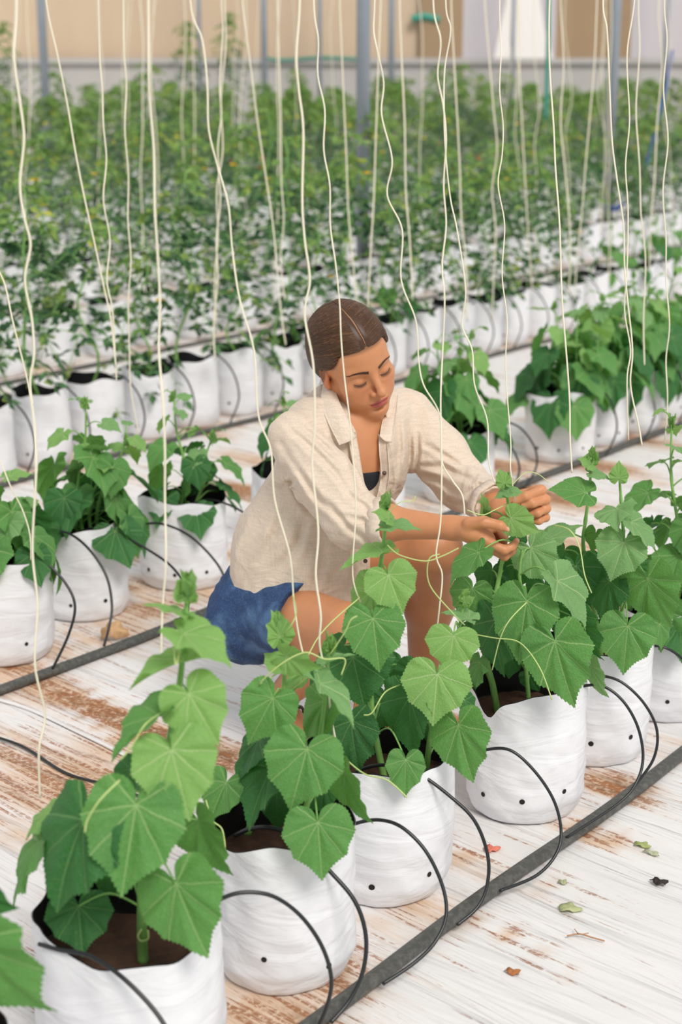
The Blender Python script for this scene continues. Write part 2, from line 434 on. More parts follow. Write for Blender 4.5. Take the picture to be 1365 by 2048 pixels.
# ------------------------------------------------------------------ grow bags
def make_bag(name, loc, label, group, seed, r=.12, h=.27, squash=.92, rot=0, flap=(), lip=0.0, holes=((200, .045), (250, .04), (300, .05), (340, .045)), hi=True, tilt=(0, 0), soilz=.74):
    rnd = random.Random(seed)
    o = empty(name, loc, label, 'grow bag', group)
    na, nz = (96, 34) if hi else (40, 12)
    ph = [rnd.uniform(0, 6.28) for _ in range(8)]
    def rad(a, u):
        k = 1 + .030 * math.cos(2 * a + ph[0]) * (.4 + u) + .018 * math.cos(3 * a + ph[1]) + .025 * u * math.cos(4 * a + ph[2])
        prof = .85 + .15 * min(1, (u / .13)) ** .5 if u < .13 else 1.0 + .02 * math.sin(u * 5 + ph[3])
        return r * k * prof
    def rimz(a):
        z = h + .010 * math.sin(2 * a + ph[4]) + .006 * math.sin(5 * a + ph[5]) + lip * math.cos(a - ph[6])
        for fa, fd, fw in flap:
            d = (a - R(fa) + math.pi) % (2 * math.pi) - math.pi
            z -= fd * math.exp(-(d / R(fw)) ** 2)
        return z
    def pt(a, u, off=0):
        rr = rad(a, u) + off
        x = rr * math.cos(a); y = rr * math.sin(a) * squash
        z = u * rimz(a)
        q = Vector((math.cos(a) * 2.4, math.sin(a) * 2.4, z * 20 + a * .8 + seed * 3.1))
        w = mnoise.noise(q) * .0045 + mnoise.noise(q * 2.3) * .0016
        # vertical gather folds near the rim
        w += .004 * u * u * u * math.sin(9 * a + ph[7]) * (mnoise.noise(Vector((a * 2, seed, 0))) + .5)
        if off == 0 or True: x += w * math.cos(a); y += w * math.sin(a)
        x += tilt[0] * u; y += tilt[1] * u
        return (x, y, z)
    v = []; f = []
    for j in range(nz + 1):
        u = (j / nz) ** 1.25
        for i in range(na): v.append(pt(2 * math.pi * i / na, u))
    for j in range(nz):
        for i in range(na): f.append((j * na + i, j * na + (i + 1) % na, (j + 1) * na + (i + 1) % na, (j + 1) * na + i))
    f.append(tuple(range(na))[::-1])
    obj('bag_wall', v, f, M['bag'], o)
    v = []; f = []; nj = 8
    for j in range(nj + 1):
        u = 1.004 - (1 - soilz + .06) * j / nj
        for i in range(na): v.append(pt(2 * math.pi * i / na, u, -.0022))
    for j in range(nj):
        for i in range(na): f.append((j * na + i, (j + 1) * na + i, (j + 1) * na + (i + 1) % na, j * na + (i + 1) % na))
    obj('black_lining', v, f, M['lining'], o)
    v = [(tilt[0] * soilz, tilt[1] * soilz, h * soilz + .006)]; f = []; nr = 7
    for j in range(1, nr + 1):
        for i in range(na):
            a = 2 * math.pi * i / na; x, y, z = pt(a, soilz, -.003)
            k = j / nr; zz = h * soilz + mnoise.noise(Vector((x * k * 40, y * k * 40, seed))) * .006
            v.append(((x - tilt[0] * soilz) * k + tilt[0] * soilz, (y - tilt[1] * soilz) * k + tilt[1] * soilz, zz))
    for i in range(na): f.append((0, 1 + i, 1 + (i + 1) % na))
    for j in range(nr - 1):
        for i in range(na): f.append((1 + j * na + i, 1 + (j + 1) * na + i, 1 + (j + 1) * na + (i + 1) % na, 1 + j * na + (i + 1) % na))
    obj('soil', v, f, M['soil'], o)
    for ha, hz in holes:
        a = R(ha); u = hz / h
        cpt = Vector(pt(a, u, .0006)); nrm = Vector((math.cos(a), math.sin(a) / squash, 0)).normalized(); sx = Vector((-nrm.y, nrm.x, 0))
        b = MB(); rr = .0058 * rnd.uniform(.85, 1.15)
        vs = [cpt + nrm * .0006] + [cpt + (sx * math.cos(t) + Vector((0, 0, 1)) * math.sin(t)) * rr + nrm * .0006 for t in [2 * math.pi * q / 14 for q in range(14)]]
        b.add(vs, [(0, 1 + q, 1 + (q + 1) % 14) for q in range(14)]); b.build('drainage_hole', M['hole'], o)
    return o

BAGS1 = [  # centre x, y, radius, height, label
    (TN(1.13, -1.56), .13, .27, 'white grow bag cut off by the lower left corner, nearest the camera'),
    (Vector((-.322, 2.155, 0)), .140, .27, 'white grow bag at the bottom left holding the nearest tall cucumber plant'),
    (Vector((-.100, 2.470, 0)), .125, .275, 'wrinkled white grow bag second from the lower left, one black hole low on its side'),
    (Vector((.075, 2.765, 0)), .135, .275, 'crumpled white grow bag third in the front row, with crumpled right rim'),
    (Vector((.385, 3.085, 0)), .119, .285, 'round white grow bag below the leaf the woman holds, three holes in a line'),
    (Vector((.575, 3.365, 0)), .119, .275, 'white grow bag directly behind and right of the one with three holes'),
    (TN(3.36, -1.54), .12, .27, 'white grow bag cut off by the right edge of the photo'),
]
FL = [(), ((300, .012, 40),), ((235, .02, 30),), ((330, .02, 18), (200, .015, 25)), ((222, .045, 12), (265, .012, 40)), ((240, .02, 25),), ()]
HO = [((250, .05),), ((250, .05),), ((258, .075), (310, .045)), ((262, .05), (312, .06)), ((222, .075), (262, .062), (308, .07)), ((258, .062), (306, .07)), ((262, .06),)]
BO = []
for i, (c, r, h, lab) in enumerate(BAGS1):
    BO.append(make_bag('grow_bag', c, lab, 'grow bags in the front row', 11 + i * 3, r, h, .95, flap=FL[i], holes=HO[i]))

B2 = [  # row behind the woman : t, n, r, label
    (2.66, -3.11, .135, 'white grow bag cut off by the left edge in the row behind the woman'),
    (3.03, -3.19, .132, 'white grow bag with dark holes beside the brown dry leaf'),
    (3.40, -3.14, .128, 'white grow bag left of the woman\'s back, standing alone behind the drip loop'),
    (3.86, -3.10, .12, 'white grow bag mostly hidden behind the woman\'s torso'),
    (4.25, -3.07, .12, 'white grow bag peeping out under the woman\'s outstretched sleeve'),
    (4.70, -3.00, .125, 'white grow bag behind the woman\'s shoulder with a bushy young cucumber plant'),
    (5.47, -3.02, .138, 'large round white grow bag at the left end of the leafy group on the right'),
    (5.80, -3.02, .12, 'second white grow bag from the left in the leafy group on the right'),
    (6.10, -3.02, .12, 'third white grow bag from the left in the leafy group on the right'),
    (6.42, -3.04, .12, 'fourth white grow bag from the left in the leafy group on the right'),
    (6.78, -3.02, .12, 'fifth white grow bag of the leafy group, near the right edge'),
    (7.12, -3.02, .12, 'farthest white grow bag of the leafy group, at the right edge'),
]
for i, (t, n, r, lab) in enumerate(B2):
    make_bag('grow_bag', TN(t, n), lab, 'grow bags in the second row', 60 + i * 5, r, .27, .95, hi=i < 7, holes=((225, .06), (262, .055), (305, .06)), flap=((250, .02, 30),) if i % 2 else ())

# distant bags, shared meshes
protos = []
for k in range(3):
    protos.append(make_bag('grow_bag', TN(4.80 - k * .3, -4.60), 'p', None, 90 + k * 4, .112, .29, .95, hi=False, holes=((240, .06),), flap=((250 + 20 * k, .03 * (k % 2), 20),)))
TR = tree_of(None)
def visible(p, m=0.0, zt=1.5):
    if p.y < 2 or p.y > WALLY - .5: return False
    px = p.x / (p.y * math.cos(PITCH) + 1.3 * math.sin(PITCH)) * FPX + CX
    return -190 - m < px < 1500 + m
far = []
for row in range(8):
    n = -4.60 - 1.52 * row
    t = 3.0 if row == 0 else 3.0 + row * .13
    sp = .302 if row == 0 else (.36 if row == 1 else .42 + .04 * row)
    while t < 30:
        p = TN(t, n)
        if visible(p): far.append((row, t, n, p))
        t += sp * random.uniform(.93, 1.07)
ORD = ['third', 'fourth', 'fifth', 'sixth', 'seventh', 'eighth', 'ninth', 'tenth']
used = [False] * 3; FB = []
for i, (row, t, n, p) in enumerate(far):
    k = i % 3
    o = protos[k] if not used[k] else copy_tree(protos[k], TR)
    used[k] = True; FB.append(o)
    o.location = p + Vector((random.uniform(-.01, .01), random.uniform(-.01, .01), 0)); o.rotation_euler.z = random.uniform(-.4, .4)
    o['label'] = 'white grow bag in the %s row from the camera, under tomato vines' % ORD[row]; o['group'] = 'grow bags in the %s row' % ORD[row]
def px_of(p): return p.x / (p.y * math.cos(PITCH) + 1.3 * math.sin(PITCH)) * FPX + CX
ORDN = ['first', 'second', 'third', 'fourth', 'fifth', 'sixth', 'seventh', 'eighth', 'ninth', 'tenth', 'eleventh', 'twelfth']
SEQ = {}
for row_ in range(8):
    L_ = sorted([f_ for f_ in far if f_[0] == row_ and 0 < px_of(f_[3]) < 640], key=lambda f_: f_[1]); R_ = sorted([f_ for f_ in far if f_[0] == row_ and 800 < px_of(f_[3]) < 1365], key=lambda f_: -f_[1])
    for q_, f_ in enumerate(L_[:12]): SEQ[f_[:2]] = ORDN[q_] + ' from the left edge'
    for q_, f_ in enumerate(R_[:12]): SEQ[f_[:2]] = ORDN[q_] + ' from the right edge'
for o_, f_ in zip(FB, far):
    if f_[:2] in SEQ and f_[0] < 5: o_['label'] = 'white grow bag in the %s row from the camera, %s' % (ORD[f_[0]], SEQ[f_[:2]])
print('far bags', len(far))

# ------------------------------------------------------------------ tomato plants
def tomato(seed, hgt, dens):
    rnd = random.Random(seed)
    root = empty('tomato_plant', (0, 0, 0), 'x', 'plant')
    st = MB(); lf = MB(); lt = MB()
    p = Vector((0, 0, 0)); pts = []; k = 14
    for i in range(k + 1):
        pts.append(Vector((.03 * math.sin(i * .9 + seed), .03 * math.cos(i * .7 + seed), hgt * i / k)))
    st.tube(pts, [.006 * (1 - .6 * i / k) for i in range(k + 1)], 6)
    def leaflet(b, c, d, L, wd):
        d = d.normalized(); s = d.cross(Vector((rnd.gauss(0, 1), rnd.gauss(0, 1), rnd.gauss(0, 1) + 1))).normalized(); nn = s.cross(d)
        m = c + d * L * .45
        b.add([c, m + s * wd * .5 + nn * wd * .15, c + d * L, m - s * wd * .5 + nn * wd * .15, m - nn * wd * .08], [(0, 1, 4), (1, 2, 4), (2, 3, 4), (3, 0, 4)])
    nl = int(hgt * dens)
    for i in range(nl):
        u = rnd.random() ** .85; z = .03 + u * (hgt - .03)
        base = pts[min(k, int(z / hgt * k))].copy(); base.z = z
        a = rnd.uniform(0, 6.28); L = rnd.uniform(.12, .27) * (1 - .5 * max(0, u - .6) / .4)
        d = Vector((math.cos(a), math.sin(a), rnd.uniform(-.1, .5))); drop = rnd.uniform(.3, 1.0)
        rp = [base + d * L * s + Vector((0, 0, -drop * L * s * s)) for s in (0, .25, .5, .75, 1)]
        st.tube(rp, .0016, 4, False)
        b = lt if u > .8 or rnd.random() < .08 else lf
        for s in (1, 2, 3, 4):
            for sd in (-1, 1):
                dd = Vector((-math.sin(a), math.cos(a), 0)) * sd + d * .6 + Vector((0, 0, rnd.uniform(-1.1, .1)))
                leaflet(b, rp[s], dd, rnd.uniform(.034, .066), rnd.uniform(.02, .036))
        leaflet(b, rp[4], d + Vector((0, 0, -1)), .06, .032)
    st.build('stem', M['stem'], root); lf.build('foliage', M['tomato' if seed < 40 else 'tomato_hazed'], root, smooth=False); lt.build('top_foliage', M['tomato_y'], root, smooth=False)
    if seed % 2 == 0:
        c = Vector((rnd.uniform(-.15, .15), rnd.uniform(-.15, .15), rnd.uniform(.3, hgt * .9))); fl = MB()
        for q in range(5):
            a = q * 1.257; leaflet(fl, c, Vector((math.cos(a), math.sin(a), .3)), .026, .018)
        fl.build('flower', M['flower'], root, smooth=False)
    if seed == 41:
        fl = MB(); c = Vector((.08, -.1, .5))
        fl.tube([c - Vector((0, 0, .018)), c - Vector((0, 0, .013)), c, c + Vector((0, 0, .013)), c + Vector((0, 0, .018))], [.003, .014, .02, .014, .003], 10)
        fl.build('tomato_fruit', M['tomfruit'], root)
    return root
low = [tomato(20 + k, h, 38) for k, h in enumerate((.6, .8, .95))]
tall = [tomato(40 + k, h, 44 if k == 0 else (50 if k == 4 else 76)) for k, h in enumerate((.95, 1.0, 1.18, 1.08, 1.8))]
TR = tree_of(None); usedp = set()
nt_ = 0
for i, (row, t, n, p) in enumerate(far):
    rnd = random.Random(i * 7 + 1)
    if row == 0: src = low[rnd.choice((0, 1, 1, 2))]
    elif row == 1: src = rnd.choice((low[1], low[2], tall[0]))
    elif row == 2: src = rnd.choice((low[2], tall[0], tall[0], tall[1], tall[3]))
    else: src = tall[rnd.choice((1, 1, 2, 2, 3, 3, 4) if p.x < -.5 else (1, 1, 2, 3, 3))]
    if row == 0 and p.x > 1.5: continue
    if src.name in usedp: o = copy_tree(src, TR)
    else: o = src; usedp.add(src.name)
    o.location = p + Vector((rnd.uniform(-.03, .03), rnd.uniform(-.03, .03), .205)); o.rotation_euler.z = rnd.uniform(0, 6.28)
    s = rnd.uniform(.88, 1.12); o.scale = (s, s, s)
    o['label'] = 'leafy tomato vine growing from a white bag in the %s row from the camera' % ORD[row]
    if (row, t) in SEQ and row < 5: o['label'] = 'tomato vine in the %s row of bags, %s' % (ORD[row], SEQ[(row, t)])
    o['group'] = 'tomato vines in the %s row' % ORD[row]; nt_ += 1
for s in low + tall:
    if s.name not in usedp: print('unused', s.name)
print('tomatoes', nt_)
# ------------------------------------------------------------------ cucumber leaves and plants
HALF = [(0, 0), (.03, -.13), (.12, -.25), (.27, -.305), (.42, -.27), (.53, -.16), (.585, .0), (.645, .175), (.575, .31), (.505, .43), (.47, .57), (.34, .65), (.21, .745), (.10, .87), (0, 1.0)]
def leaf_mesh(L, W, seed, fold=.12, droop=.25, curl=.15, mat=None, hi=True, ruf=1.0):
    """Heart shaped five-cornered leaf; the petiole joint at the origin, tip along +Y, upper face +Z."""
    rnd = random.Random(seed)
    asym = rnd.uniform(-.06, .06); cor = rnd.uniform(.9, 1.12)
    H_ = [Vector((x * cor, y, 0)) for x, y in HALF]
    pts = spline(H_[:8], 5 if hi else 2)[:-1] + spline(H_[7:11], 5 if hi else 2)[:-1] + spline(H_[10:], 5 if hi else 2)   # corners stay sharp
    right = [(p.x, p.y) for p in pts]; left = [(-x, y) for x, y in right[1:-1]][::-1]
    out = right + left; n = len(out)
    rings = 11 if hi else 4
    v = [(0, 0, 0)]; uv = [(.5, .4)]
    ph = [rnd.uniform(0, 6.28) for _ in range(5)]
    va = [0, R(36), R(74), R(128)]
    for j in range(1, rings + 1):
        k = j / rings
        for i, (x, y) in enumerate(out):
            ser = 1.0
            if hi and j == rings: ser = 1 + .018 * (1 if i % 2 else -1)
            # pull the inner rings away from the notch so that they stay even
            X = x * k * ser; Y = y * k * ser
            r = math.hypot(X, Y); a = abs(math.atan2(X, Y)) if r else 0
            dv = min(abs(a - q) for q in va); rel = min(1, dv * r / .10)
            z = .032 * (rel - .5) * min(1, r * 3)                       # sunken veins, puffed cells
            z += fold * abs(X) * .9                                      # V along the midrib
            z -= droop * (max(0, Y) ** 2) + curl * X * X * 1.2 + .18 * curl * (min(0, Y)) ** 2
            z += ruf * .03 * k * k * math.sin(7 * math.atan2(X, Y) + ph[0]) + ruf * .014 * k * math.sin(13 * math.atan2(X, Y) + ph[1])
            z += asym * X
            uv.append((.5 + X * .5, .4 + Y * .5))
            v.append((X * W / 1.27, Y * L, z * L))
    f = [(0, 1 + i, 1 + (i + 1) % n) for i in range(n)]
    for j in range(rings - 1):
        for i in range(n):
            a = 1 + j * n + i; b = 1 + j * n + (i + 1) % n
            f.append((a, a + n, b + n, b))
    # both windings viewed from +Z
    f = [q[::-1] for q in f]
    me = bpy.data.meshes.new('leaf'); me.from_pydata(v, [], f)
    ul = me.uv_layers.new(name='UVMap'); li = np.zeros(len(me.loops), dtype=np.int32); me.loops.foreach_get('vertex_index', li)
    ul.data.foreach_set('uv', np.array(uv, dtype=np.float32)[li].ravel())
    return me

def frame(o, origin, ydir, zdir):
    y = ydir.normalized(); z = (zdir - y * zdir.dot(y)).normalized(); x = y.cross(z)
    m = Matrix((x, y, z)).transposed().to_4x4(); m.translation = origin; o.matrix_basis = m

TONE = {'y': 'leaf_y', 'p': 'leaf_p', 'm': 'leaf_m', 'd': 'leaf_d'}
class Plant:
    def __init__(s, base, label, group=None, name='cucumber_plant'):
        s.base = Vector(base); s.o = empty(name, s.base, label, 'plant', group); s.stems = []; s.k = 0
    def stem(s, pts, r0=.0055, r1=.002):
        p = spline(pts, 6); s.stems.append(p)
        b = MB(); n = len(p)
        b.tube([q - s.base for q in p], [r0 + (r1 - r0) * i / (n - 1) + (.0008 if i % 9 == 0 else 0) for i in range(n)], 8)
        return b.build('stem', M['stem'], s.o)
    def petiole(s, a, leafo, ydir):
        best = None
        for st in s.stems:
            for q in st:
                if q.z < a.z - .012 or q is st[0]:
                    d = (q - a).length + .5 * max(0, a.z - q.z - .10)
                    if best is None or d < best[0]: best = (d, q)
        if best is None: return
        q = best[1]; d = (a - q).length
        mid = (a + q) / 2 + Vector((0, 0, .18 * d)) - ydir * .05 * d
        b = MB(); pp = spline([q, mid, a], 6); inv = leafo.matrix_basis.inverted()
        b.tube([inv @ (x - s.base) for x in pp], [.0021 - .0007 * i / 12 for i in range(len(pp))], 6)
        b.build('petiole', M['stem'], leafo)
    def leaf3(s, a, tip, up, W, tone, seed=None, hi=True, pet=True, **kw):
        seed = seed if seed is not None else s.k * 13 + int(abs(s.base.x) * 100); s.k += 1
        L = (tip - a).length
        me = leaf_mesh(L, W, seed, hi=hi, **kw)
        o = link('leaf', me, M[TONE[tone]], s.o)
        frame(o, a - s.base, tip - a, up)
        if pet: s.petiole(a, o, (tip - a).normalized())
        return o
    def leaf(s, nx, ny, tx, ty, w, tone, Y, dt=-.04, roll=1, **kw):
        """notch and tip in the photograph, depth of each, width seen; turned about its axis when it is seen narrow"""
        a = P(nx, ny, Y); tip = P(tx, ty, Y + dt)
        L = (tip - a).length; sc = FPX / ((a - CAM).dot(FWD))
        seen = w / sc; W = max(seen, L * 1.12 if seen < L * 1.12 else seen)
        W = min(W, max(seen, .17))
        view = (CAM - (a + tip) / 2).normalized(); y = (tip - a).normalized()
        up = (view - y * view.dot(y)).normalized()
        ang = math.acos(max(.12, min(1, seen / W)))
        side = y.cross(up)
        n = up * math.cos(ang) + side * math.sin(ang) * roll
        # prefer the upper face towards the sky
        if n.z < -.25 and ang > .3: n = up * math.cos(ang) - side * math.sin(ang) * roll
        return s.leaf3(a, tip, n, W, tone, **kw)
    def tendril(s, pts, r=.0011):
        b = MB(); p = spline(pts, 6); b.tube([q - s.base for q in p], r, 5); b.build('tendril', M['tendril'], s.o)
    def bud(s, p, size=.03, n=4):
        rnd = random.Random(int(p.x * 1e4)); 
        for i in range(n):
            a = rnd.uniform(0, 6.28); d = Vector((math.cos(a) * .5, math.sin(a) * .5, 1)).normalized()
            q = p + Vector((rnd.uniform(-.004, .004), rnd.uniform(-.004, .004), rnd.uniform(-.012, .0)))
            s.leaf3(q, q + d * size * rnd.uniform(.6, 1.1), Vector((-math.cos(a), -math.sin(a), .6)), size * .7, 'y', hi=False, pet=False, fold=.6, droop=-.3, ruf=2)

def bag_c(i): c = BAGS1[i][0]; return Vector((c.x, c.y, BAGS1[i][2] * .74))
Y0 = 2.12
p = Plant(bag_c(1), 'tall cucumber plant nearest the camera with a straight upright shoot, bottom left', 'cucumber plants in the front row')
p.stem([P(286, 1925, 2.14), P(284, 1830, 2.14), P(288, 1740, 2.15), P(308, 1620, 2.15), P(335, 1500, 2.15), P(355, 1400, 2.15), P(367, 1300, 2.15), P(373, 1215, 2.15), P(376, 1175, 2.15)], .0085, .0028)
p.leaf(378, 1388, 438, 1492, 150, 'y', 2.10, -.03, droop=.15)
p.leaf(343, 1500, 380, 1645, 176, 'y', 2.06, -.04, fold=.16)
p.leaf(272, 1610, 242, 1800, 222, 'm', 2.03, -.05, fold=.15, droop=.1)
p.leaf(168, 1640, 78, 1822, 168, 'd', 2.05, -.04, fold=.2, curl=.4)
p.leaf(352, 1768, 406, 1922, 156, 'm', 2.04, -.05, droop=.15)
p.leaf(157, 1812, 165, 1908, 128, 'd', 2.12, -.05)
p.leaf(397, 1640, 442, 1768, 92, 'm', 2.18, -.02, fold=.35)
p.leaf(78, 1682, -4, 1808, 62, 'm', 2.12, -.02)
p.leaf(112, 1620, 38, 1668, 38, 'y', 2.14, -.02)
p.leaf(128, 1628, 152, 1582, 60, 'y', 2.22, .04)
p.leaf(366, 1268, 472, 1316, 60, 'y', 2.12, -.03, fold=.3)
p.leaf(372, 1322, 250, 1348, 40, 'y', 2.13, -.02, fold=.4)
p.leaf(318, 1432, 206, 1502, 44, 'm', 2.10, -.02, fold=.4)
p.leaf(360, 1225, 288, 1192, 26, 'y', 2.14, .02)
p.leaf(262, 1538, 212, 1582, 62, 'd', 2.18, .0)
p.leaf(226, 1730, 190, 1800, 90, 'd', 2.24, .0)
p.leaf(330, 1560, 240, 1570, 40, 'd', 2.25, .02)
p.bud(P(376, 1180, 2.15), .045, 6)
p.tendril([P(372, 1260, 2.14), P(350, 1280, 2.1), P(352, 1330, 2.08), P(362, 1290, 2.1)])
p.tendril([P(325, 1425, 2.1), P(290, 1450, 2.05), P(262, 1495, 2.05), P(240, 1520, 2.05)], .0014)
p.tendril([P(240, 1560, 2.0), P(200, 1600, 1.98), P(175, 1640, 1.98), P(170, 1665, 1.98)], .0014)
p.tendril([P(284, 1858, 2.125), P(276, 1872, 2.12), P(282, 1882, 2.12), P(296, 1878, 2.12), P(296, 1860, 2.125)], .0017)

p = Plant(bag_c(0), 'cucumber plant mostly outside the frame at the lower left edge', 'cucumber plants in the front row')
b0 = bag_c(0); p.stem([b0, b0 + Vector((.0, 0, .1)), b0 + Vector((.02, .0, .25)), b0 + Vector((0, .02, .42))], .007, .003)
p.leaf(-62, 1880, 82, 2062, 150, 'm', 1.80, -.03)
p.leaf(-70, 1780, 26, 1832, 90, 'd', 1.88, -.02)
p.leaf(-150, 1700, -60, 1850, 150, 'm', 1.82, -.02)

p = Plant(bag_c(2), 'cucumber plant with two shoots in the second bag from the lower left', 'cucumber plants in the front row')
p.stem([P(495, 1668, 2.46), P(520, 1600, 2.46), P(555, 1500, 2.47), P(566, 1400, 2.47), P(568, 1330, 2.47), P(554, 1245, 2.47)], .006, .0028)
p.stem([P(600, 1670, 2.46), P(625, 1560, 2.47), P(645, 1450, 2.48), P(654, 1350, 2.48), P(660, 1285, 2.48)], .006, .0024)
p.leaf(546, 1396, 495, 1492, 122, 'm', 2.42, -.03)
p.leaf(614, 1498, 580, 1626, 150, 'm', 2.36, -.04, fold=.15)
p.leaf(636, 1645, 645, 1764, 132, 'm', 2.32, -.04, fold=.16)
p.leaf(690, 1545, 724, 1657, 66, 'm', 2.42, -.03, fold=.3)
p.leaf(545, 1535, 475, 1650, 84, 'd', 2.42, -.04, fold=.3)
p.leaf(452, 1565, 412, 1642, 88, 'm', 2.45, -.03)
p.leaf(520, 1478, 452, 1562, 58, 'd', 2.46, -.02)
p.leaf(652, 1402, 592, 1476, 96, 'm', 2.50, .02)
p.leaf(572, 1312, 640, 1346, 66, 'y', 2.44, -.02, fold=.3)
p.leaf(562, 1330, 528, 1300, 50, 'y', 2.45, .02)
p.leaf(656, 1326, 708, 1298, 22, 'p', 2.46, .02, fold=.4)
p.leaf(640, 1368, 724, 1440, 54, 'p', 2.42, -.03, fold=.35)
p.leaf(650, 1575, 606, 1622, 70, 'd', 2.50, .0)
p.leaf(520, 1560, 560, 1600, 60, 'd', 2.52, .0)
p.leaf(560, 1275, 548, 1222, 60, 'y', 2.46, .0, fold=.4, ruf=2.5)
p.leaf(604, 1350, 560, 1378, 40, 'y', 2.49, .0)
p.leaf(556, 1570, 545, 1668, 100, 'd', 2.49, -.02)
p.bud(P(555, 1250, 2.47), .03, 5); p.bud(P(660, 1290, 2.48), .03, 5)
p.tendril([P(565, 1340, 2.46), P(520, 1368, 2.42), P(560, 1330, 2.4), P(610, 1305, 2.4), P(650, 1318, 2.4), P(690, 1318, 2.42), P(683, 1350, 2.42)], .0013)
p.tendril([P(570, 1270, 2.46), P(583, 1250, 2.44), P(593, 1225, 2.44), P(586, 1190, 2.43)], .0012)
p.tendril([P(660, 1310, 2.46), P(690, 1265, 2.44), P(702, 1240, 2.43), P(715, 1232, 2.43)], .0012)
p.tendril([P(620, 1350, 2.45), P(560, 1400, 2.5), P(590, 1370, 2.5), P(640, 1270, 2.6), P(720, 1195, 2.7)], .0012)
p.tendril([P(412, 1600, 2.36), P(425, 1640, 2.34), P(445, 1660, 2.33), P(452, 1710, 2.30)], .0013)

p = Plant(bag_c(3), 'cucumber plant with the tall shoot in front of the woman\'s raised knee', 'cucumber plants in the front row')
YB = 2.76
p.stem([P(770, 1560, YB), P(748, 1450, YB), P(738, 1340, YB), P(742, 1240, YB), P(756, 1165, YB), P(766, 1100, YB), P(772, 1040, YB), P(774, 1010, YB)], .0065, .0026)
p.stem([P(852, 1560, YB), P(862, 1470, YB), P(885, 1380, YB), P(902, 1310, YB + .02), P(920, 1250, YB + .03), P(930, 1195, YB + .03)], .006, .0024)
p.leaf(746, 1237, 759, 1344, 138, 'm', 2.68, -.04, fold=.12)
p.leaf(777, 1150, 806, 1228, 106, 'y', 2.70, -.03)
p.leaf(752, 1178, 690, 1218, 84, 'y', 2.76, .02, fold=.3)
p.leaf(706, 1314, 730, 1420, 166, 'd', 2.74, -.03)
p.leaf(875, 1348, 866, 1452, 130, 'y', 2.66, -.04)
p.leaf(820, 1393, 812, 1520, 104, 'd', 2.70, -.03, fold=.3)
p.leaf(917, 1450, 936, 1570, 122, 'm', 2.66, -.04, fold=.15)
p.leaf(703, 1442, 708, 1552, 104, 'd', 2.70, -.03, fold=.15)
p.leaf(812, 1520, 810, 1595, 86, 'm', 2.62, -.03)
p.leaf(832, 1345, 800, 1402, 84, 'd', 2.82, .02)
p.leaf(768, 1106, 676, 1121, 34, 'y', 2.74, -.01, fold=.35)
p.leaf(775, 1056, 843, 1048, 26, 'p', 2.74, -.01, fold=.3)
p.leaf(779, 1036, 748, 1018, 26, 'y', 2.74, -.01)
p.leaf(907, 1272, 897, 1344, 104, 'y', 2.70, -.03)
p.leaf(938, 1238, 884, 1214, 26, 'p', 2.77, .02, fold=.3)
p.leaf(930, 1204, 952, 1196, 22, 'y', 2.78, .0)
p.leaf(770, 1400, 745, 1470, 90, 'd', 2.84, .0); p.leaf(850, 1420, 860, 1500, 90, 'd', 2.84, .0)
p.leaf(660, 1350, 640, 1420, 80, 'd', 2.82, .0); p.leaf(800, 1330, 770, 1390, 80, 'd', 2.86, .0)
p.leaf(890, 1480, 905, 1530, 60, 'm', 2.8, .0); p.leaf(690, 1290, 660, 1320, 60, 'd', 2.84, .02)
p.leaf(930, 1400, 958, 1445, 44, 'd', 2.82, .0)
p.bud(P(774, 1012, YB), .032, 6); p.bud(P(930, 1200, YB + .03), .03, 5)
p.tendril([P(775, 1090, 2.72), P(800, 1110, 2.68), P(850, 1122, 2.66), P(885, 1112, 2.66), P(918, 1096, 2.66)], .0012)
p.tendril([P(930, 1250, 2.74), P(905, 1225, 2.7), P(860, 1170, 2.68), P(858, 1120, 2.66), P(880, 1108, 2.66)], .0012)
p.tendril([P(775, 1030, 2.72), P(800, 1005, 2.7), P(825, 1002, 2.7), P(832, 992, 2.7)], .0009)
p.tendril([P(800, 1370, 2.7), P(770, 1385, 2.62), P(745, 1425, 2.6), P(728, 1430, 2.6)], .0012)
p.tendril([P(688, 1515, 2.6), P(730, 1548, 2.56), P(775, 1560, 2.55), P(815, 1595, 2.54)], .0015)

p = Plant(bag_c(4), 'cucumber plant whose top leaf the woman is holding', 'cucumber plants in the front row')
YB = 3.08
p.stem([P(996, 1428, YB), P(986, 1370, YB), P(975, 1320, YB), P(985, 1230, YB + .02), P(1000, 1150, YB + .05), P(1012, 1085, YB + .05), P(1019, 1030, YB + .02), P(1012, 968, YB)], .0075, .0028)
p.stem([P(1060, 1420, YB), P(1050, 1300, YB), P(1046, 1200, YB), P(1040, 1150, YB), P(1045, 1100, YB)], .005, .0026)
p.leaf(1022, 1036, 1078, 1070, 68, 'y', 3.04, -.02, fold=.1)
p.leaf(1062, 1096, 1108, 1166, 98, 'p', 3.11, -.04)
p.leaf(1054, 1202, 1028, 1326, 132, 'm', 2.98, -.05)
p.leaf(1110, 1282, 1140, 1420, 148, 'm', 2.92, -.05, fold=.14)
p.leaf(958, 1104, 888, 1158, 62, 'm', 3.02, -.02)
p.leaf(946, 1178, 930, 1252, 88, 'm', 3.08, .0)
p.leaf(992, 1240, 984, 1358, 88, 'd', 3.03, -.02)
p.leaf(1116, 1162, 1190, 1248, 66, 'p', 3.00, -.03, fold=.3)
p.leaf(1146, 1232, 1192, 1332, 84, 'd', 3.06, -.03, fold=.2)
p.leaf(1182, 1330, 1202, 1402, 40, 'p', 3.04, -.02)
p.leaf(1022, 1315, 1018, 1360, 52, 'd', 3.10, -.01)
p.leaf(960, 1324, 940, 1384, 42, 'm', 3.06, -.02)
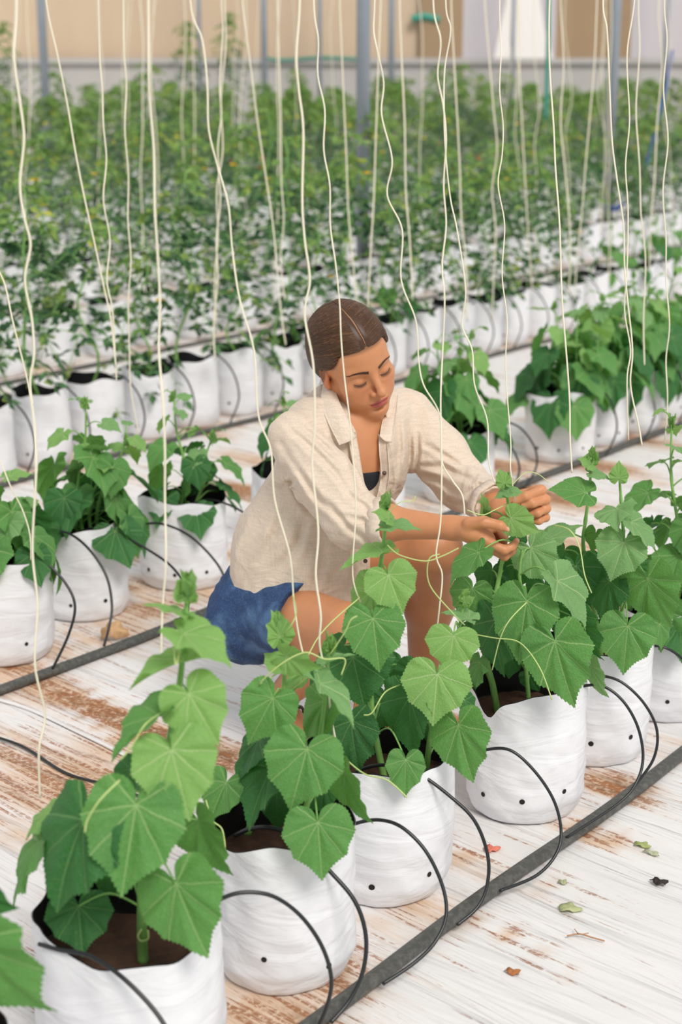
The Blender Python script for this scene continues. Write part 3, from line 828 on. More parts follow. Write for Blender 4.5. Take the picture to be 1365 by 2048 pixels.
p.leaf(1016, 984, 988, 993, 24, 'p', 3.05, .0, fold=.2); p.leaf(1016, 984, 1049, 980, 24, 'p', 3.05, .0, fold=.2)
p.leaf(1010, 967, 999, 938, 36, 'y', 3.05, .0, ruf=2)
p.leaf(985, 1140, 975, 1200, 70, 'd', 3.14, .0); p.leaf(1030, 1130, 1020, 1190, 74, 'd', 3.14, .0)
p.leaf(1090, 1170, 1100, 1240, 80, 'd', 3.16, .0); p.leaf(1120, 1220, 1105, 1270, 60, 'm', 3.16, .0)
p.leaf(1010, 1160, 1005, 1178, 60, 'd', 3.16, .0); p.leaf(950, 1260, 935, 1300, 60, 'd', 3.12, .0)
p.leaf(1060, 1350, 1080, 1388, 50, 'd', 3.12, .0)
p.leaf(1035, 1075, 1052, 1100, 36, 'd', 3.12, .0)
p.leaf(972, 1022, 968, 985, 20, 'y', 3.12, .0, ruf=2)
p.bud(P(1012, 965, YB), .028, 6); p.bud(P(970, 1030, YB + .03), .028, 4)
p.tendril([P(1014, 1008, 3.06), P(990, 1020, 3.04), P(965, 1030, 3.03), P(935, 1020, 3.03)], .0011)
p.tendril([P(1025, 970, 3.1), P(1045, 950, 3.12), P(1060, 944, 3.14), P(1080, 950, 3.14), P(1098, 965, 3.14)], .0009)
p.tendril([P(1108, 1050, 3.0), P(1140, 1060, 2.94), P(1160, 1095, 2.92), P(1170, 1150, 2.9), P(1184, 1186, 2.9)], .0013)
p.tendril([P(936, 1266, 2.96), P(990, 1276, 2.92), P(1040, 1285, 2.9), P(1080, 1335, 2.86), P(1105, 1400, 2.84)], .0013)
p.tendril([P(1054, 1205, 2.93), P(1020, 1240, 2.9), P(1000, 1280, 2.9), P(985, 1340, 2.92)], .0012)

p = Plant(bag_c(5), 'cucumber plant with two slim shoots right of the woman\'s hands', 'cucumber plants in the front row')
YB = 3.36
p.stem([P(1205, 1330, YB), P(1190, 1220, YB), P(1168, 1100, YB), P(1172, 1040, YB), P(1180, 980, YB), P(1183, 915, YB)], .006, .0024)
p.stem([P(1240, 1320, YB), P(1246, 1200, YB), P(1248, 1080, YB), P(1243, 1000, YB), P(1239, 945, YB)], .006, .0024)
p.leaf(1172, 985, 1100, 968, 60, 'm', 3.33, .0, fold=.1)
p.leaf(1248, 1084, 1222, 1162, 112, 'p', 3.26, -.03)
p.leaf(1296, 1157, 1332, 1264, 108, 'm', 3.24, -.03)
p.leaf(1256, 1252, 1247, 1350, 110, 'm', 3.20, -.04)
p.leaf(1152, 1132, 1172, 1212, 98, 'd', 3.32, -.02); p.leaf(1220, 1162, 1195, 1252, 82, 'd', 3.30, -.02)
p.leaf(1234, 1018, 1230, 1046, 76, 'p', 3.30, -.08, fold=.2)
p.leaf(1263, 1044, 1331, 1098, 36, 'p', 3.28, -.02, fold=.2)
p.leaf(1192, 1066, 1180, 1106, 42, 'm', 3.34, .0)
p.leaf(1238, 957, 1240, 922, 40, 'y', 3.34, .0, ruf=2); p.leaf(1184, 946, 1224, 951, 22, 'p', 3.35, .0)
p.leaf(1320, 1248, 1336, 1302, 46, 'm', 3.34, .0)
p.leaf(1092, 1080, 1164, 1034, 46, 'p', 3.30, .02)
p.leaf(1185, 928, 1158, 914, 26, 'y', 3.35, .0)
p.leaf(1130, 1100, 1110, 1150, 70, 'd', 3.40, .0); p.leaf(1270, 1130, 1250, 1190, 90, 'd', 3.42, .0); p.leaf(1160, 1210, 1150, 1270, 80, 'd', 3.42, .0)
p.leaf(1205, 1120, 1200, 1180, 90, 'd', 3.44, .0)
p.bud(P(1183, 915, YB), .035, 6); p.bud(P(1239, 945, YB), .025, 4)

# generic cucumber plants: leaves spiral up a shoot and hang outward
def gen_plant(base, label, group, seed, hgt=.42, nl=12, size=.105, hi=True, lean=(0, 0), shoots=1, toph=None):
    rnd = random.Random(seed); p = Plant(base, label, group)
    for sh in range(shoots):
        hh = hgt * (1 if sh == 0 else rnd.uniform(.6, .95)); ox = rnd.uniform(-.04, .04) * (sh > 0 or 0)
        tops = Vector((lean[0] + ox * 2 + rnd.uniform(-.03, .03), lean[1] + rnd.uniform(-.03, .03), 0))
        st = [base + Vector((ox, ox * .5, -.004)) + tops * (k / 4) ** 1.4 + Vector((.012 * math.sin(k * 1.7 + seed), .012 * math.cos(k * 2 + seed), hh * k / 4)) for k in range(5)]
        p.stem(st, .006, .0024); sp = p.stems[-1]
        a = rnd.uniform(0, 6.28)
        for i in range(nl):
            u = .08 + .9 * i / (nl - 1) if nl > 1 else .5
            q = sp[int(u * (len(sp) - 1))]
            a += 2.4 + rnd.uniform(-.4, .4)
            L = size * (1.0 if u < .55 else 1.0 - .75 * (u - .55) / .45) * rnd.uniform(.8, 1.15)
            pl = (.03 + .085 * (1 - u)) * rnd.uniform(.8, 1.2) * size / .1
            d = Vector((math.cos(a), math.sin(a), 0)); jn = q + d * pl + Vector((0, 0, .03 + .02 * rnd.random()))
            el = rnd.uniform(-1.25, -.45) if u < .75 else rnd.uniform(-.6, .5)
            y = d * math.cos(el) + Vector((0, 0, math.sin(el)))
            up = d * -math.sin(el) + Vector((0, 0, math.cos(el))) + Vector((-d.y, d.x, 0)) * rnd.uniform(-.4, .4)
            tone = ('d' if rnd.random() < .55 else 'm') if u < .5 else ('m' if u < .72 else rnd.choice('yp'))
            p.leaf3(jn, jn + y * L, up, L * 1.15, tone, seed=seed * 31 + i + sh * 50, hi=hi, fold=rnd.uniform(.08, .25), droop=rnd.uniform(.1, .4))
        p.bud(sp[-1], .03, 4 if hi else 3)
    return p

def top_of(c, z=.20): return Vector((c.x, c.y, z))
gen_plant(top_of(BAGS1[6][0]), 'dense cucumber plant at the right edge of the front row', 'cucumber plants in the front row', 5, .50, 14, .10, shoots=2, lean=(-.02, 0))
L2 = ['cucumber plant cut off by the left edge in the row behind the woman', 'big leafy cucumber plant over the bag beside the brown dry leaf',
      'cucumber plant with a thin curved top shoot just left of the woman', 'cucumber plant hidden behind the woman\'s torso', None,
      'bushy young cucumber plant growing behind the woman\'s left shoulder', 'cucumber plant at the left end of the leafy group on the right',
      'second cucumber plant from the left in the leafy group on the right', 'third cucumber plant from the left in the leafy group on the right',
      'fourth cucumber plant from the left in the leafy group on the right', 'fifth cucumber plant of the leafy group, near the right edge', 'farthest cucumber plant of the leafy group, at the right edge']
HH = [.30, .40, .36, .28, 0, .40, .40, .40, .46, .44, .42, .44]
for i, (t, n, r, lab) in enumerate(B2):
    if L2[i] is None: continue
    c = top_of(TN(t, n)); small = i in (3,)
    gen_plant(c, L2[i], 'cucumber plants in the second row', 200 + i * 3, HH[i], 12, (.11, .118, .092, .08, 0, .13)[i] if i < 6 else .135, hi=i < 3,
              shoots={0: 2, 1: 3, 2: 2, 3: 1}.get(i, 3))
# some young cucumbers among the distant bags on the right, and one left of the woman's shoulder
gen_plant(TN(5.62, -4.60, .2), 'young cucumber plant peeping out left of the woman\'s shoulder', 'young cucumber plants in the third row', 301, .22, 7, .09, hi=False)
for k, (t, n) in enumerate([(8.9, -4.60), (9.2, -4.6), (9.5, -4.6), (6.55, -4.6), (9.8, -4.6)]):
    gen_plant(TN(t, n, .2), 'young cucumber plant in the third row of bags, ' + ('second of four at far right', 'third of four at far right', 'fourth of four at far right', 'alone behind the woman\'s sleeve', 'first of four at far right')[(0, 1, 2, 3, 4)[k]], 'young cucumber plants right of the woman', 310 + k, .35, 9, .09, hi=False)
# ------------------------------------------------------------------ twine strings
def string(pts, Y, label, r=.0017, top=2.35, Yend=None, group=None):
    n = len(pts); w3 = []
    for i, (x, y) in enumerate(pts):
        yy = Y if Yend is None else Y + (Yend - Y) * max(0, (i / (n - 1)) * 1.6 - .6)
        w3.append(P(x, y, yy + .008 * math.sin(i * 2.3 + x)))
    head = [w3[0] + Vector((.004 * math.sin(k * 2), 0, (top - w3[0].z) * k / 4)) for k in (4, 3, 2, 1)]
    b = MB(); b.tube(spline(head + w3, 7), r, 7)
    o = b.build('twine', M['string']); tag(o, label, 'string', group); return o
NS = 'cream twine '
string([(33, 0), (28, 110), (38, 190), (48, 275), (40, 370), (50, 440), (61, 490), (50, 560), (64, 640), (68, 710), (60, 770), (70, 860), (72, 950), (65, 1100), (75, 1210), (70, 1330), (90, 1430), (78, 1500), (80, 1595)], 2.35, NS + 'hanging farthest left, reaching down over the leftmost bags to the stained floor', .0019)
string([(297, 0), (298, 120), (300, 200), (308, 300), (310, 420), (315, 500), (320, 600), (318, 700), (326, 800), (330, 900), (330, 1000), (332, 1120), (325, 1220), (322, 1330)], 2.30, NS + 'coming straight down to the tall shoot at the bottom left', .0018)
string([(381, 0), (405, 80), (415, 170), (418, 260), (438, 340), (457, 410), (465, 500), (480, 600), (508, 700), (517, 830), (542, 900), (550, 1000), (580, 1110), (588, 1200), (598, 1270), (612, 1330)], 2.50, NS + 'running down past the woman\'s back to the shoots beside her shorts', .0015)
string([(600, 0), (593, 110), (598, 180), (607, 260), (605, 400), (610, 480), (620, 560), (610, 630), (627, 730), (630, 850), (625, 930), (637, 1060), (632, 1150), (642, 1230), (640, 1290), (655, 1360), (662, 1430), (672, 1482)], 2.48, NS + 'crossing the woman\'s shirt from above and ending among the lower leaves', .0018)
string([(628, 0), (637, 80), (636, 150), (650, 220), (648, 300), (660, 370), (661, 450), (672, 530), (680, 610), (683, 680), (690, 760), (700, 840), (710, 960), (712, 1030), (706, 1150), (722, 1205)], 2.72, NS + 'passing across the woman\'s hair and face', .0014)
string([(750, 0), (748, 60), (755, 100), (768, 165), (764, 230), (785, 320), (775, 390), (805, 460), (803, 560), (832, 640), (838, 720), (848, 770), (880, 830), (884, 920), (905, 960), (925, 990), (930, 1030)], 2.80, NS + 'with the strongest waves just right of the woman\'s head', .0014)
string([(867, 0), (882, 80), (876, 150), (887, 210), (893, 280), (888, 370), (893, 450), (885, 530), (890, 600), (886, 700), (882, 800), (884, 920), (882, 1040), (873, 1110), (885, 1150), (880, 1210), (875, 1255)], 2.78, NS + 'that hangs in front of the woman\'s bare forearm and knee', .0015)
string([(892, 0), (902, 60), (890, 140), (889, 240), (893, 320), (902, 400), (915, 460), (932, 580), (925, 650), (945, 700), (950, 770), (975, 840), (978, 920), (990, 965)], 2.95, NS + 'ending at the cuff of the woman\'s far sleeve', .0014)
string([(1000, 0), (1003, 100), (1000, 180), (1007, 250), (1005, 310), (997, 370), (1010, 450), (1005, 550), (1015, 640), (1012, 740), (1022, 880), (1022, 940), (1031, 1002)], 3.07, NS + 'pinched in the fingers of the woman\'s far hand', .0013)
string([(1100, 0), (1100, 130), (1108, 250), (1112, 340), (1120, 450), (1125, 600), (1133, 700), (1140, 800), (1141, 880), (1145, 945)], 3.2, NS + 'hanging left of the leafy group on the right, above two slim shoots', .0018)
string([(1207, 0), (1215, 60), (1220, 170), (1225, 280), (1235, 360), (1248, 450), (1250, 530), (1256, 600), (1266, 700), (1262, 770), (1278, 850), (1285, 890)], 3.4, NS + 'hanging in front of the right steel post', .0018)
string([(1270, 0), (1255, 110), (1260, 240), (1252, 330), (1257, 420), (1255, 540), (1250, 620), (1262, 700), (1255, 760), (1258, 880)], 3.5, NS + 'just right of the right steel post, waving gently', .0016)
string([(1278, 0), (1280, 100), (1273, 220), (1280, 330), (1283, 430), (1292, 520), (1288, 640), (1290, 730)], 4.4, NS + 'second from the right edge, slightly blurred', .0020)
string([(1330, 0), (1335, 80), (1328, 180), (1337, 280), (1327, 380), (1333, 480), (1333, 560), (1340, 650), (1333, 720), (1336, 800), (1330, 890)], 3.7, NS + 'nearest the right edge of the photo', .0017)
# second row
g = 'blurred strings above the second row'
string([(92, 0), (115, 110), (135, 210), (152, 310), (170, 400), (190, 490), (207, 570), (222, 640), (232, 735)], 4.5, NS + 'slanting from the upper left corner down to the second row', .0024)
string([(197, 0), (200, 120), (205, 180), (207, 250), (213, 320), (207, 400), (220, 480), (214, 560), (225, 620), (230, 700), (233, 760)], 4.5, NS + 'second from the left corner, joining the slanting one low down', .0022)
string([(247, 0), (248, 100), (253, 170), (250, 260), (257, 350), (256, 440), (262, 520), (257, 600), (259, 700), (262, 780), (278, 870)], 4.8, NS + 'left of the one over the bottom left shoot, reaching the second row bags', .0022)
string([(443, 0), (446, 60), (440, 170), (443, 230), (436, 300), (441, 400), (433, 480), (436, 560), (428, 640), (430, 720)], 5.6, NS + 'blurred, crossed by the one that passes the woman\'s back', .0026)
string([(450, 0), (452, 90), (442, 200), (446, 300), (434, 380), (436, 470), (430, 560), (432, 650)], 6.0, NS + 'blurred, almost touching its neighbour left of centre', .0026)
string([(485, 0), (500, 120), (515, 240), (530, 340), (545, 440), (553, 520), (562, 620), (572, 690)], 5.8, NS + 'blurred and slanting to the right, left of centre', .0026)
string([(555, 0), (558, 100), (562, 240), (563, 360), (568, 440), (562, 520), (570, 600)], 6.3, NS + 'blurred and almost straight, left of the long one over the shirt', .0026)
string([(680, 0), (683, 80), (688, 200), (693, 310), (697, 420), (706, 520), (716, 610)], 6.1, NS + 'blurred, just left of the central steel post', .0026)
string([(762, 0), (757, 140), (752, 280), (748, 400), (742, 500), (736, 615)], 6.0, NS + 'blurred, close right of the central steel post', .0028)
string([(800, 0), (803, 100), (810, 250), (812, 380), (820, 480), (826, 600)], 6.0, NS + 'blurred, right of the strongly waved one', .003)
string([(903, 0), (907, 90), (912, 180), (920, 330), (923, 430), (932, 520), (935, 640)], 6.2, NS + 'blurred, right of the pair in front of her arm', .0028)
string([(970, 0), (982, 150), (988, 220), (995, 300), (985, 380), (992, 460), (988, 560), (985, 640)], 7.0, NS + 'faint, left of the one pinched in her fingers', .003)
string([(1037, 0), (1040, 150), (1045, 250), (1052, 380), (1058, 480), (1065, 580)], 7.6, NS + 'faint and yellowish, midway between her hand string and the next', .003)
string([(1122, 0), (1128, 130), (1122, 240), (1130, 330), (1138, 420), (1142, 500), (1138, 590)], 6.6, NS + 'blurred, close right of the one above two slim shoots', .0028)
string([(1195, 0), (1190, 120), (1180, 240), (1172, 330), (1165, 420), (1155, 520), (1150, 600)], 7.0, NS + 'blurred and slanting left in front of the right post', .0028)
string([(1318, 30), (1325, 130), (1315, 250), (1310, 360), (1302, 450), (1300, 540)], 7.0, NS + 'faint, slanting between the two at the right edge', .003)
string([(-20, 480), (10, 570), (25, 640), (50, 740), (66, 810)], 4.0, NS + 'slanting in from the left edge above the leftmost bag', .0022)
string([(-30, 860), (0, 920), (20, 970), (45, 1020), (60, 1070), (62, 1120)], 3.9, NS + 'short knotted length over the leftmost plant', .0018, top=1.2)
rnd = random.Random(4)
for k in range(26):
    x = rnd.uniform(-30, 1400); Y = rnd.uniform(8, 15); ph = rnd.uniform(0, 6)
    e = 1024 + FPX * math.tan(math.atan2(1.5 - .3, Y) - PITCH)
    string([(x + 5 * math.sin(q * 1.3 + ph) + rnd.uniform(-12, 12) * q / 8, -10 + (e + 10) * q / 7) for q in range(8)], Y, 'faint blurred twine hanging among the distant tomato vines', .0030, group='distant twines among the tomato vines')
def wire(n, t0, t1, z, lab):
    b = MB(); b.tube([TN(t0, n, z), TN(t1, n, z)], .002, 6); tag(b.build('overhead_wire', M['wire']), lab, 'wire')

# ------------------------------------------------------------------ drip tubes
def drip(pts, Ys, Ye, label, r=.0034, end='pipe', group='drip tubes of the front row'):
    n = len(pts); w3 = []
    for i, (x, y) in enumerate(pts):
        u = i / (n - 1); w3.append(P(x, y, Ys + (Ye - Ys) * u))
    g = G(*pts[-1], .020)
    if end == 'pipe':
        w3[-1] = g
        dy = g.y - Ye
        for i in range(n - 1): 
            u = (i / (n - 1)) ** 2; q = pts[i]; w3[i] = P(q[0], q[1], Ys + (Ye - Ys) * i / (n - 1) + dy * u)
    b = MB(); b.tube(spline(w3, 8), r, 8); o = b.build('drip_tube', M['tube']); tag(o, label, 'drip tube', group); return o
drip([(78, 1888), (120, 1900), (180, 1912), (245, 1955), (310, 2022), (350, 2090), (380, 2170)], 2.08, 1.93, 'black drip tube over the front of the bottom left bag', end='')
drip([(400, 1835), (435, 1802), (485, 1785), (545, 1792), (600, 1830), (643, 1890), (663, 1955), (655, 2010), (628, 2072)], 2.17, 2.24, 'black drip tube looping over the second bag, its end nearest the bottom of the photo', .0034)
drip([(470, 1672), (500, 1658), (545, 1656), (600, 1680), (660, 1742), (710, 1802), (732, 1870), (727, 1940), (700, 2000), (662, 2045)], 2.44, 2.30, 'black drip tube rising from the second bag and looping wide to the right', .0038)
drip([(690, 1660), (715, 1646), (760, 1640), (805, 1655), (852, 1702), (885, 1770), (893, 1830), (872, 1882), (830, 1925), (766, 1968)], 2.58, 2.45, 'black drip tube arching over the lower face of the third bag', .0034)
drip([(705, 1556), (725, 1538), (775, 1530), (835, 1546), (900, 1592), (950, 1642), (976, 1710), (975, 1770), (955, 1815), (915, 1850)], 2.72, 2.62, 'black drip tube from the third bag rim arching past the scrap of red leaf', .0034)
drip([(940, 1512), (970, 1500), (1020, 1500), (1068, 1540), (1108, 1600), (1123, 1662), (1112, 1710), (1072, 1752), (1000, 1782)], 2.86, 2.80, 'black drip tube arching in front of the bag with three holes', .0032)
drip([(1128, 1392), (1160, 1374), (1205, 1372), (1245, 1400), (1275, 1450), (1287, 1510), (1276, 1560), (1240, 1605), (1132, 1676)], 3.06, 3.02, 'black drip tube leaving the right rim of the bag with three holes', .0032)
drip([(1170, 1365), (1200, 1352), (1245, 1365), (1290, 1408), (1315, 1462), (1307, 1520), (1265, 1578)], 3.22, 3.12, 'outer of two black drip tubes looping right of the bag with three holes', .0032)
drip([(1290, 1302), (1312, 1292), (1345, 1302), (1380, 1335), (1410, 1400), (1405, 1470)], 3.40, 3.36, 'black drip tube leaving the photo at the right edge', .0032)
g2 = 'drip tubes of the second row'
drip([(40, 1112), (60, 1104), (85, 1118), (130, 1165), (150, 1212), (137, 1270), (105, 1338)], 3.95, 3.86, 'black drip tube looping right of the leftmost bag', .0036, group=g2)
drip([(78, 1064), (130, 1064), (175, 1095), (212, 1150), (224, 1210), (218, 1255), (208, 1292)], 4.2, 4.0, 'black drip tube hanging in front of the bag beside the dry leaf', .0036, group=g2)
drip([(150, 1068), (190, 1057), (250, 1075), (310, 1108), (350, 1140), (375, 1185), (372, 1262)], 4.3, 4.15, 'black drip tube stretching from the bag beside the dry leaf across the gap', .0036, group=g2)
drip([(270, 1052), (320, 1047), (380, 1072), (435, 1128), (457, 1180), (455, 1210), (440, 1238)], 4.45, 4.25, 'black drip tube arching over the bag left of the woman', .0036, group=g2)
drip([(380, 1010), (420, 1000), (470, 1015), (515, 1048), (550, 1095), (560, 1150), (545, 1205)], 4.6, 4.4, 'black drip tube disappearing behind the woman\'s back', .0034, group=g2)
drip([(960, 870), (1000, 845), (1040, 855), (1070, 895), (1073, 935), (1050, 975)], 5.9, 5.8, 'thin black drip tube left of the large round bag at the right', .004, group=g2)
drip([(940, 880), (975, 865), (1015, 885), (1038, 925), (1035, 960), (1010, 1000)], 5.7, 5.6, 'thin black drip tube beside the bag behind her shoulder', .004, group=g2)
def drip_gen(t, n, label, group):
    a = TN(t, n + .06, .285); pts = [a, a + RN * .06 + RD * .02 + Vector((0, 0, .03)), a + RN * .13 + RD * .05 + Vector((0, 0, -.04)), a + RN * .165 + RD * .05 + Vector((0, 0, -.15)), a + RN * .13 + RD * .03 + Vector((0, 0, -.262))]
    b = MB(); b.tube(spline(pts, 6), .0038, 6); tag(b.build('drip_tube', M['tube']), label, 'drip tube', group)
for t in (5.47, 5.8, 6.1, 6.42, 6.78): drip_gen(t, -3.02, 'thin black drip tube on a bag of the leafy group at the right', 'drip tubes of the leafy group')
for row, t, n, p in far:
    if row == 0: drip_gen(t, n, 'faint dark drip tube hanging on a bag of the third row', 'drip tubes of the third row')

# ------------------------------------------------------------------ litter on the ground cover
def scrap(name, px, py, L, W, col, label, cat='leaf', h=.006, seed=1, rz=0):
    c = G(px, py); rnd = random.Random(seed); n = 22; v = [(0, 0, h)]; f = []
    for k in (.5, 1):
        for i in range(n):
            a = 2 * math.pi * i / n; r = k * (1 + .16 * math.sin(3 * a + seed) + .12 * math.sin(7 * a + seed * 2))
            v.append((L / 2 * r * math.cos(a), W / 2 * r * math.sin(a), h * (1 - k * .7) + .4 * h * math.sin(4 * a + seed) * k + h * .35))
    for i in range(n): f.append((0, 1 + i, 1 + (i + 1) % n)); f.append((1 + i, 1 + n + i, 1 + n + (i + 1) % n, 1 + (i + 1) % n))
    bot = len(v); v += [(x, y, max(.0, z - .0015)) for x, y, z in v[:bot]]
    f += [tuple(i + bot for i in q)[::-1] for q in f[:]]
    f += [(1 + n + i, bot + 1 + n + i, bot + 1 + n + (i + 1) % n, 1 + n + (i + 1) % n) for i in range(n)]
    o = obj(name, v, f, simple(name + '_skin', col, .7, .45, 40, .6), loc=c); o.rotation_euler.z = rz; tag(o, label, cat)
    return o
o = scrap('dry_leaf', 230, 1276, .075, .05, (200, 160, 118), 'curled brown dry leaf leaning by the bag on the left', h=.02, seed=3)
o.rotation_euler = (R(48), 0, R(8)); o.location.z = .016
scrap('fallen_leaf', 983, 1700, .032, .026, (214, 118, 98), 'small pinkish red fallen leaf between two drip loops', seed=2, rz=.3)
scrap('seed_pod', 1026, 1947, .026, .017, (172, 108, 62), 'small brown seed pod alone on the white floor', 'seed pod', .007, 5, -.4)
scrap('dried_leaf_scrap', 1140, 1818, .042, .03, (170, 176, 128), 'pale green dried leaf scrap, lowest of the pale scraps', seed=8, rz=-.3)
scrap('dried_leaf_scrap', 1286, 1692, .034, .02, (158, 168, 104), 'pale green leaf scrap at the upper right of the white floor', seed=9, rz=-.5)
scrap('dried_leaf_scrap', 1304, 1708, .034, .012, (178, 182, 150), 'narrow greyish leaf scrap touching the upper right pale one', seed=10, rz=-.7)
scrap('dried_leaf_scrap', 1126, 1767, .017, .014, (160, 168, 130), 'tiny pale leaf crumb above the lowest pale scrap', seed=11)
scrap('dark_leaf', 1319, 1767, .032, .020, (44, 32, 30), 'crumpled black leaf near the right edge of the floor', h=.008, seed=12, rz=-.5)
b = MB(); b.tube(spline([G(1135, 1872, .003), G(1160, 1868, .005), G(1185, 1875, .004), G(1210, 1882, .003)]), .0014, 6)
b.tube(spline([G(1150, 1858, .004), G(1160, 1868, .008), G(1178, 1866, .004)]), .0008, 6)
tag(b.build('dry_twig', simple('twig', (176, 132, 96), .8)), 'thin dry forked twig on the white floor', 'twig')

# wicker basket beside the woman's foot, mostly behind the leaves
def basket():
    c = G(862, 1452); c = Vector((.105, 3.25, 0))
    o = empty('wicker_basket', c, 'small wicker basket with a braided handle behind the leaves at her feet', 'basket')
    m = simple('wicker', (176, 122, 74), .6, .35, 90, .4)
    v = MB(); 
    for k in range(12):
        z = .006 + k * .0085; r = .052 + .020 * math.sin(k / 11 * 1.4)
        pts = [(r * math.cos(a) + .0015 * math.sin(a * 10 + k * 3), r * math.sin(a), z) for a in [2 * math.pi * i / 40 for i in range(41)]]
        v.tube(pts, .0052, 6, False)
    v.build('basket_bowl', m, o)
    b = MB(); b.tube([(0, 0, .002), (0, 0, .006)], .05, 24); b.build('basket_base', m, o)
    hpts = [Vector((-.073 * math.cos(a), .03 * math.cos(a), .098 + .15 * math.sin(a))) for a in [math.pi * i / 24 for i in range(25)]]
    b = MB(); b.tube(hpts, [.0075 + .0012 * (i % 2) for i in range(25)], 8); b.build('handle', m, o)
basket()
# ------------------------------------------------------------------ signed distance modelling for the figure
def _v(p): return np.array(tuple(p), dtype=np.float32)
class Cone:
    def __init__(s, a, b, ra, rb, k=.02, sub=False, mat=None):
        s.a, s.b, s.ra, s.rb, s.k, s.sub = _v(a), _v(b), ra, rb, k, sub
        m = max(ra, rb); s.lo = np.minimum(s.a, s.b) - m; s.hi = np.maximum(s.a, s.b) + m
    def d(s, p):
        ba = s.b - s.a; l2 = float(ba @ ba) + 1e-12; pa = p - s.a
        t = np.clip((pa @ ba) / l2, 0, 1)
        q = pa - t[:, None] * ba
        return np.sqrt((q * q).sum(1)) - (s.ra + (s.rb - s.ra) * t)
class Ell:
    def __init__(s, c, r, rot=None, k=.02, sub=False):
        s.c, s.r, s.k, s.sub = _v(c), np.array(r, dtype=np.float32), k, sub
        s.m = np.array(rot if rot is not None else np.eye(3), dtype=np.float32)   # columns are the ellipsoid's axes
        m = float(max(r)); s.lo = s.c - m; s.hi = s.c + m
    def d(s, p):
        q = (p - s.c) @ s.m
        k0 = np.sqrt(((q / s.r) ** 2).sum(1)); k1 = np.sqrt(((q / (s.r * s.r)) ** 2).sum(1)) + 1e-9
        return k0 * (k0 - 1) / k1
class Grp:
    def __init__(s, prims, k=.008):
        s.p = prims; s.k = k; s.sub = False
        s.lo = np.min([q.lo for q in prims], axis=0); s.hi = np.max([q.hi for q in prims], axis=0)
    def d(s, p): return sdf_eval(s.p, p)
def sdf_eval(prims, p, cuts=(), disp=None):
    d = np.full(len(p), .2, dtype=np.float32)
    for q in prims:
        mg = .05 + q.k
        m = np.all((p > q.lo - mg) & (p < q.hi + mg), axis=1)
        idx = np.nonzero(m)[0]
        if not len(idx): continue
        e = q.d(p[idx]).astype(np.float32); c = d[idx]; k = max(q.k, 1e-4)
        if q.sub:
            h = np.clip(.5 - .5 * (c + e) / k, 0, 1); d[idx] = c * (1 - h) - e * h + k * h * (1 - h)
        else:
            h = np.clip(.5 + .5 * (c - e) / k, 0, 1); d[idx] = c * (1 - h) + e * h - k * h * (1 - h)
    if disp is not None: d = d + disp(p)
    for n_, o_ in cuts:                      # keep the side where (p-o).n < 0
        d = np.maximum(d, (p - _v(o_)) @ _v(n_))
    return d
